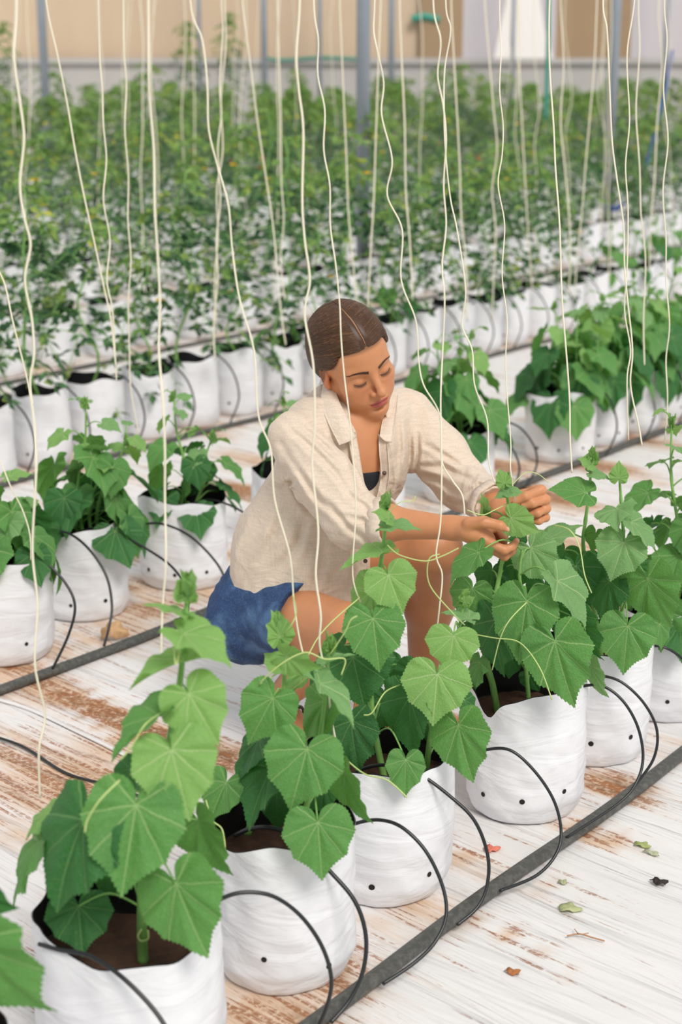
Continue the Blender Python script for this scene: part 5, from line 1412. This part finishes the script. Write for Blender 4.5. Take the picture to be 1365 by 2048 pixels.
# strands swept from the parting back over the sides to a low knot
HCEN = (0, -.020, .030)
def shell(dirs, off):     # points of the hair shell along directions of the head frame
    o_ = np.array(tuple(H(*HCEN)), dtype=np.float32); dw = dirs @ HR.T; t = np.full(len(dirs), .16)
    for _ in range(30):
        d_ = sdf_eval(hair, (o_ + dw * t[:, None]).astype(np.float32), (), hair_disp); t -= d_ * .7
    return o_ + dw * (t + off)[:, None]
def strands(name, cnt, mat, seed, parent, rmin, rmax):
    rnd = random.Random(seed); b = MB(); K = 12; D = []; OFF = []; RR = []
    for i in range(cnt):
        sg = -1 if rnd.random() < .5 else 1
        s0 = rnd.random()
        th = R(18 + 90 * s0); p0 = Vector((sg * .014, math.cos(th), math.sin(th))).normalized()
        if rnd.random() < .35:
            q = rnd.random(); p0 = Vector((sg * (.03 + .80 * q), .93 - .30 * q * q, .36 - .38 * q * q)).normalized()
        p2 = Vector((sg * rnd.uniform(.05, .35), -1.0, -.65 + rnd.uniform(-.2, .2))).normalized()
        if abs(p0.x) > .05: md = (p0 * .6 + Vector((sg * .9, -.15, p0.z * .3))).normalized()
        else: md = Vector((sg * .9, .35 - .95 * s0 + rnd.uniform(-.06, .06), .38 + rnd.uniform(-.05, .12))).normalized()
        of = rnd.uniform(.0004, .0014)
        for k in range(K):
            t = k / (K - 1); d_ = (p0 * (1 - t) ** 2 + md * 2.0 * t * (1 - t) + p2 * t * t).normalized(); D.append(tuple(d_)); OFF.append(of * math.sin(math.pi * min(1, .15 + t)))
        RR.append(rnd.uniform(rmin, rmax))
    W = shell(np.array(D), np.array(OFF)).reshape(cnt, K, 3)
    for i in range(cnt):
        pts = [Vector(q) - parent.location for q in W[i]]
        b.tube(pts, [RR[i] * .4] + [RR[i]] * (K - 2) + [RR[i] * .5], 4, False)
    return b.build(name, mat, parent)
M['hair3'] = hair_mat('mid_brown_hair', (54, 36, 25), (98, 68, 46))
strands('hair_strands', 3000, M['hair3'], 1, PER, .0004, .0007); strands('light_hair_strands', 600, M['hair2'], 2, PER, .0003, .0006)
W = shell(np.array([(.004 * math.sin(k * 1.1), math.cos(R(22 + 62 * k / 13)), math.sin(R(22 + 62 * k / 13))) for k in range(14)]), np.full(14, .0004))
b = MB(); b.tube([Vector(q) - PER.location for q in W], [.0006 + .0012 * math.sin(math.pi * k / 13) for k in range(14)], 6); b.build('hair_parting', simple('parting_scalp', (160, 118, 84), .6), PER)
b = MB(); rnd = random.Random(9)
for sg in (-1, 1):                                     # short baby hairs at the temple
    for i in range(70):
        u0 = rnd.uniform(-.012, .035); f0 = .052 + .30 * (u0 - .02) + rnd.uniform(-.012, .006)
        W = shell(np.array([Vector((sg * .07, f0 + .012 - .035 * t, u0 - .03 - .012 * t)).normalized()[:] for t in (0, .5, 1)]), np.array([-.003, -.002, -.001]))
        b.tube([Vector(q) - PER.location for q in W], .00035, 3, False)
b.build('temple_hair', M['hair2'], PER)

# ---- brows, lashes, lid creases
def face_pt(a, u, off=.001):
    """push a ray along HF onto the body SDF"""
    o_ = HC + (HA * a + HU * u) * HS; t = .14
    for _ in range(24):
        p_ = o_ + HF * t; d = float(sdf_eval(body_head, np.array([tuple(p_)], dtype=np.float32))[0]); t -= d * .9
        if abs(d) < 2e-4: break
    return o_ + HF * (t + off)
body_head = [q for q in body if np.linalg.norm((np.array(q.lo) + np.array(q.hi)) / 2 - _v(HC)) < .16]
for sg in (-1, 1):
    b = MB(); rnd = random.Random(5 + sg)
    for i in range(240):
        t = rnd.random(); a = sg * (.012 + .040 * t); u = .0165 + .0065 * math.sin(t * 2.2) - .0045 * t * t + rnd.uniform(-.0028, .0028) * (1.15 - t)
        p0 = face_pt(a, u, .0006); p1 = face_pt(a + sg * .0055, u + .0010 * (1 - 2.2 * t), .0010)
        b.tube([p0 - PER.location, (p0 + p1) / 2 - PER.location + HF * .0004, p1 - PER.location], [.0006, .0005, .00015], 3, False)
    b.build('eyebrow', M['brow'], PER)
    b = MB()
    ln = []
    for i in range(15):
        t = i / 14; a = sg * (.0165 + .0295 * t); u = -.0085 - .0050 * math.sin(math.pi * t) + .002 * t
        ln.append(face_pt(a, u, .0004) - PER.location)
    b.tube(ln, [.0005 + .0009 * math.sin(math.pi * i / 14) for i in range(15)], 5)
    for i in range(26):
        t = .1 + .9 * i / 25; a = sg * (.0165 + .0295 * t); u = -.0085 - .0050 * math.sin(math.pi * t) + .002 * t
        p0 = face_pt(a, u, .0004) - PER.location; d = HF * .0052 - HU * .0042 + HA * sg * .0030 * t
        b.tube([p0, p0 + d * .6, p0 + d + HU * .0008], [.00036, .0003, .0001], 3, False)
    b.build('eyelashes', M['brow'], PER)

# ---- collar, placket, buttons, cuffs
def patch(rows, mat, name, th=.0022, sub=4):
    """grid of control points -> smooth cloth piece with thickness"""
    rows = [spline(r_, sub) for r_ in rows]
    cols = [spline([r_[i] for r_ in rows], sub) for i in range(len(rows[0]))]
    nu, nv = len(cols), len(cols[0]); v = []; 
    for c_ in cols: v += c_
    def nrm(i, j):
        a = cols[min(i + 1, nu - 1)][j] - cols[max(i - 1, 0)][j]; b_ = cols[i][min(j + 1, nv - 1)] - cols[i][max(j - 1, 0)]
        n = a.cross(b_); return n.normalized() if n.length > 1e-9 else Vector((0, -1, 0))
    back = [cols[i][j] - nrm(i, j) * th for i in range(nu) for j in range(nv)]
    f = []; 
    for i in range(nu - 1):
        for j in range(nv - 1):
            a = i * nv + j; q = (a, a + nv, a + nv + 1, a + 1); f.append(q); f.append(tuple(x + nu * nv for x in q)[::-1])
    def rim(ids):
        for x, y in zip(ids[:-1], ids[1:]): f.append((x, y, y + nu * nv, x + nu * nv))
    rim([i * nv for i in range(nu)]); rim([i * nv + nv - 1 for i in range(nu)][::-1]); rim(list(range(nv))[::-1]); rim([(nu - 1) * nv + j for j in range(nv)])
    return obj(name, [p_ - PER.location for p_ in v + back], f, mat, PER)
M['linen2'] = linen_mat('beige_linen_collar', (221, 205, 187))
# image-left collar wing: from behind the neck down to its point
patch([[P(645, 768, 3.43), P(642, 790, 3.385), P(651, 832, 3.335), P(679, 890, 3.295)],
       [P(656, 762, 3.42), P(660, 790, 3.37), P(676, 835, 3.32), P(696, 884, 3.290)],
       [P(666, 766, 3.41), P(678, 800, 3.36), P(696, 838, 3.32), P(713, 875, 3.295)]], M['linen2'], 'collar')
patch([[P(774, 815, 3.44), P(768, 832, 3.40), P(763, 852, 3.37), P(760, 872, 3.345)],
       [P(785, 800, 3.44), P(780, 826, 3.40), P(776, 852, 3.365), P(771, 882, 3.335)],
       [P(796, 790, 3.45), P(793, 822, 3.40), P(788, 852, 3.365), P(784, 884, 3.335)]], M['linen2'], 'collar')
patch([[P(648, 768, 3.44), P(660, 758, 3.50), P(700, 752, 3.53), P(760, 770, 3.52), P(792, 794, 3.47)],
       [P(650, 782, 3.44), P(662, 775, 3.51), P(700, 770, 3.54), P(760, 786, 3.53), P(792, 808, 3.47)]], M['linen2'], 'collar_stand')
# front edges of the opened shirt
patch([[P(696, 868, 3.318), P(702, 905, 3.305), P(712, 955, 3.295), P(726, 1008, 3.290)],
       [P(712, 864, 3.325), P(719, 902, 3.312), P(727, 952, 3.300), P(740, 1012, 3.296)]], M['linen2'], 'placket')
patch([[P(757, 868, 3.365), P(759, 905, 3.340), P(762, 955, 3.328), P(751, 1008, 3.308)],
       [P(773, 872, 3.350), P(776, 908, 3.325), P(778, 955, 3.315), P(767, 1010, 3.300)]], M['linen2'], 'placket')
M['button'] = simple('brown_button', (92, 70, 56), .4)
def button(p_):
    b = MB(); b.tube([p_ - PER.location, p_ - PER.location + Vector((.2, -.9, .2)).normalized() * .002], .0048, 12); b.build('button', M['button'], PER)
button(P(769, 946, 3.318)); button(P(731, 1122, 3.26))
def cuff(c, axis, r, name='cuff', w_=.030):
    axis = axis.normalized(); x = axis.cross(Vector((0, 0, 1))).normalized(); y = axis.cross(x); v = []; f = []; n = 40
    prof = [(-w_, .0), (-w_, .003), (-.002, .0045), (.0, .003), (.0, -.001), (-.004, -.003), (-w_, -.003)]
    for k, (z, o_) in enumerate(prof):
        for i in range(n):
            a = 2 * math.pi * i / n; rr = r + o_ + .0022 * math.sin(3 * a + 1) + .0012 * math.sin(7 * a)
            v.append(c + axis * z + (x * math.cos(a) + y * math.sin(a)) * rr - PER.location)
    m = len(prof)
    for k in range(m):
        for i in range(n): f.append((k * n + i, k * n + (i + 1) % n, ((k + 1) % m) * n + (i + 1) % n, ((k + 1) % m) * n + i))
    obj(name, v, f, M['linen2'], PER)
cuff(CUFR + (WRR - ELR).normalized() * .020, WRR - ELR, .0465)
cuff(CUFL + (WRL - ELL_).normalized() * .020, WRL - ELL_, .0445)

# ---- sandals
M['leather'] = simple('dark_leather', (52, 36, 30), .5, .2, 30)
def sandal(an, ball, toe):
    d = (toe - ball).normalized(); s_ = d.cross(Vector((0, 0, 1))).normalized()
    heel = an + Vector((0, 0, -.078)) - d * .035
    if heel.z < .02: heel.z = .02
    path = [heel, (heel + ball) / 2 + Vector((0, 0, -.028)), ball + Vector((0, 0, -.018)), toe + Vector((0, 0, -.004))]
    path = spline(path, 5); v = []; f = []
    for i, q in enumerate(path):
        t = i / (len(path) - 1); wd = .028 + .014 * math.sin(min(1, t * 1.1) * math.pi * .8)
        z = max(q.z, .008)
        for sx, dz in ((-1, 0), (1, 0), (1, -.007), (-1, -.007)): v.append(Vector((q.x, q.y, z)) + s_ * wd * sx + Vector((0, 0, dz)) - PER.location)
    for i in range(len(path) - 1):
        for k in range(4): f.append((i * 4 + k, i * 4 + (k + 1) % 4, (i + 1) * 4 + (k + 1) % 4, (i + 1) * 4 + k))
    f += [(0, 1, 2, 3), tuple((len(path) - 1) * 4 + k for k in (3, 2, 1, 0))]
    o = obj('sandal', v, f, M['leather'], PER)
    for c, r_, nrm in ((an.lerp(heel, .15), .034, (an - heel).normalized()), (an.lerp(ball, .6), .036, d)):
        b = MB(); x = nrm.cross(Vector((0, 0, 1)));
        if x.length < .1: x = nrm.cross(Vector((0, 1, 0)))
        x.normalize(); y = nrm.cross(x)
        b.tube([c + (x * math.cos(a) + y * math.sin(a)) * r_ - PER.location for a in [2 * math.pi * i / 28 for i in range(29)]], .0042, 6, False, flat=1.0)
        b.build('sandal_strap', M['leather'], o)
sandal(ANR, BALR, TOER); sandal(ANL, BALL_, TOEL)
